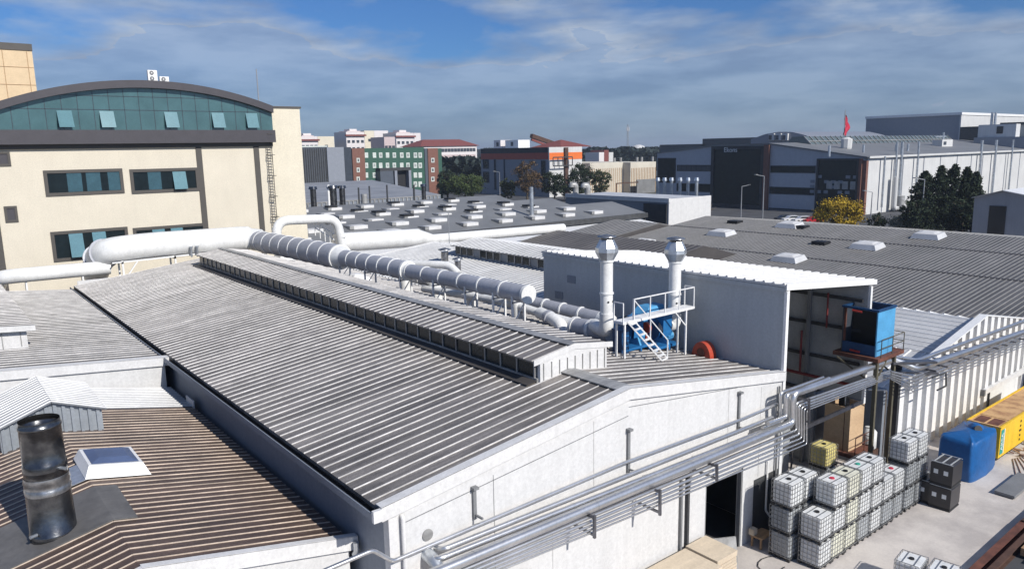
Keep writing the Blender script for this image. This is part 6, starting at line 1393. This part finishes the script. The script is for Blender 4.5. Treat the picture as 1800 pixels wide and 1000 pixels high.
tree('leafy_tree', 'darker green tree squeezed beside the green office block', 787, 352, 296, 42, 'leaf_dark', n_=900, size=.9)
tree('leafy_tree', 'small olive tree at the foot of the grey orange banded building', 893, 356, 312, 34, 'leaf_olive', n_=600, size=.8)
tree('autumn_tree', 'tall thin brown autumn tree in front of the orange banded building', 927, 358, 276, 60, 'leaf_brown', n_=1300, size=.7)
tree('leafy_tree', 'dark tree left of the pair before the sunlit orange end wall', 975, 356, 296, 46, 'leaf_dark', n_=1100, size=.8)
tree('leafy_tree', 'dark olive tree before the right end of the orange banded building', 1020, 354, 283, 52, 'leaf_dark', n_=1300, size=.8, seed=3)
tree('leafy_tree', 'olive tree covering the left part of the cream hall', 1055, 352, 294, 42, 'leaf_olive', n_=1000, size=.8)
tree('leafy_tree', 'low dark bush beside the two hooded vents', 1000, 352, 318, 40, 'leaf_dark', n_=500, size=.7, seed=5)
tree('yellow_tree', 'bright yellow autumn tree before the factory glass', 1475, 410, 346, 92, 'leaf_yellow', n_=2000, size=.6)
tree('bare_tree', 'nearly bare twiggy tree by the low white building', 1226, 410, 343, 56, 'leaf_brown', 'bare', n_=160, size=.3, trunk='bark_pale')
for i, (px, pt, wd_, nm) in enumerate(((1619, 300, 72, 'leftmost'), (1646, 291, 60, 'second from left'), (1669, 288, 58, 'middle, tallest'), (1691, 293, 54, 'fourth from left'), (1708, 301, 46, 'rightmost'))):
    tree('conifer', f'dark pointed conifer in the group before the white factory wall, {nm}', px, 410, pt, wd_, 'leaf_dark', 'cone', n_=1500, size=.75, group='dark conifers before the white factory wall')
tree('leafy_tree', 'low wide dark bush under the conifers, left', 1608, 412, 350, 62, 'leaf_dark', n_=1100, size=.7, seed=7)
tree('leafy_tree', 'low wide dark bush under the conifers, right', 1690, 412, 345, 66, 'leaf_dark', n_=1100, size=.7, seed=8)
tree('autumn_tree', 'brown autumn tree in front of the gabled building at the right edge', 1785, 422, 358, 62, 'leaf_brown', n_=1200, size=.6)
tree('pale_bush', 'pale greyish bush between the yellow tree and the conifers', 1586, 410, 377, 52, 'leaf_pale', n_=700, size=.45)
tree('leafy_tree', 'small dark bush right of the yellow tree', 1540, 410, 374, 36, 'leaf_dark', n_=400, size=.5)
tree('leafy_tree', 'dark bush at the right edge below the brown tree', 1740, 420, 384, 50, 'leaf_olive', n_=500, size=.5)
# far woods
def woods(label, px0, px1, Y0_, Y1_, pyt, n_, s_, lf='leaf_far'):
    rnd = random.Random(int(px0)); b = MB(); vs = []; fs = []
    for i in range(n_):
        y = rnd.uniform(Y0_, Y1_); px = rnd.uniform(px0, px1); x = aty(px, 270, y).x; zt_ = ztop(px, pyt+2.5*sin(px*.13)+1.5*sin(px*.37), x, y)
        for k in range(34):
            p = Vector((x+rnd.gauss(0, s_*1.6), y+rnd.gauss(0, s_*1.6), zt_*(1-rnd.random()**2*.9)-1)); u = Vector((rnd.gauss(0, 1), rnd.gauss(0, 1), rnd.gauss(0, 1))).normalized()*s_; v = u.cross(Vector((rnd.random(), rnd.random(), 1))).normalized()*s_*.7
            j = len(vs); vs += [p-u, p+v, p+u, p-v]; fs.append((j, j+1, j+2, j+3))
    b.add(vs, fs, lf); o = b.build('far_woodland'); tag(o, label, 'woodland', kind='stuff')
woods('dark distant tree belt behind the cream hall on the skyline', 1030, 1165, 380, 520, 262, 330, 2.0)
woods('dark green trees filling the gap behind the green office block', 740, 860, 280, 330, 278, 180, 1.7)
woods('thin distant tree line on the horizon behind everything', 740, 1240, 900, 1100, 265, 380, 3.5, 'leaf_haze')

# small coloured works between
t_, x0, x1, z = block('small_red_works', 'small red and white works above the cream hall, before the far trees', 1062, 1070, 264, 330, 12, 'roof_tile', None); t2 = block('', '', 1053, 1061.8, 268, 330, 12, 'apt_white', None, par=t_); block('', '', 1070.2, 1078, 268, 331, 12, 'factory_white', None, par=t_)
q = aty(1122, 259, 620); t_ = thing('white_dome', 'small bright white dome roof on the far horizon', 'building', (q.x, 620, 0)); b = MB(); b.tube([(q.x, 620, 0), (q.x, 620, 16), (q.x, 620, 19), (q.x, 620, 20.5)], [9, 9, 7, 2], 'factory_white', 16); b.build('dome', t_)
# unlock: drop nothing unseen

# ================================================================== HAZE
hm = bpy.data.materials.new('haze'); hm.use_nodes = True; hn = hm.node_tree; hn.nodes.clear()
ho = hn.nodes.new('ShaderNodeOutputMaterial'); hv = hn.nodes.new('ShaderNodeVolumePrincipled')
hv.inputs['Color'].default_value = (.72, .82, .95, 1); hv.inputs['Density'].default_value = .00022; hv.inputs['Anisotropy'].default_value = .2
hn.links.new(hv.outputs[0], ho.inputs['Volume']); MATS['haze'] = hm
b = MB(); b.box(-3600, 4600, -2600, 6600, -2.0, 62, 'haze'); tag(b.build('haze'), kind='stuff')
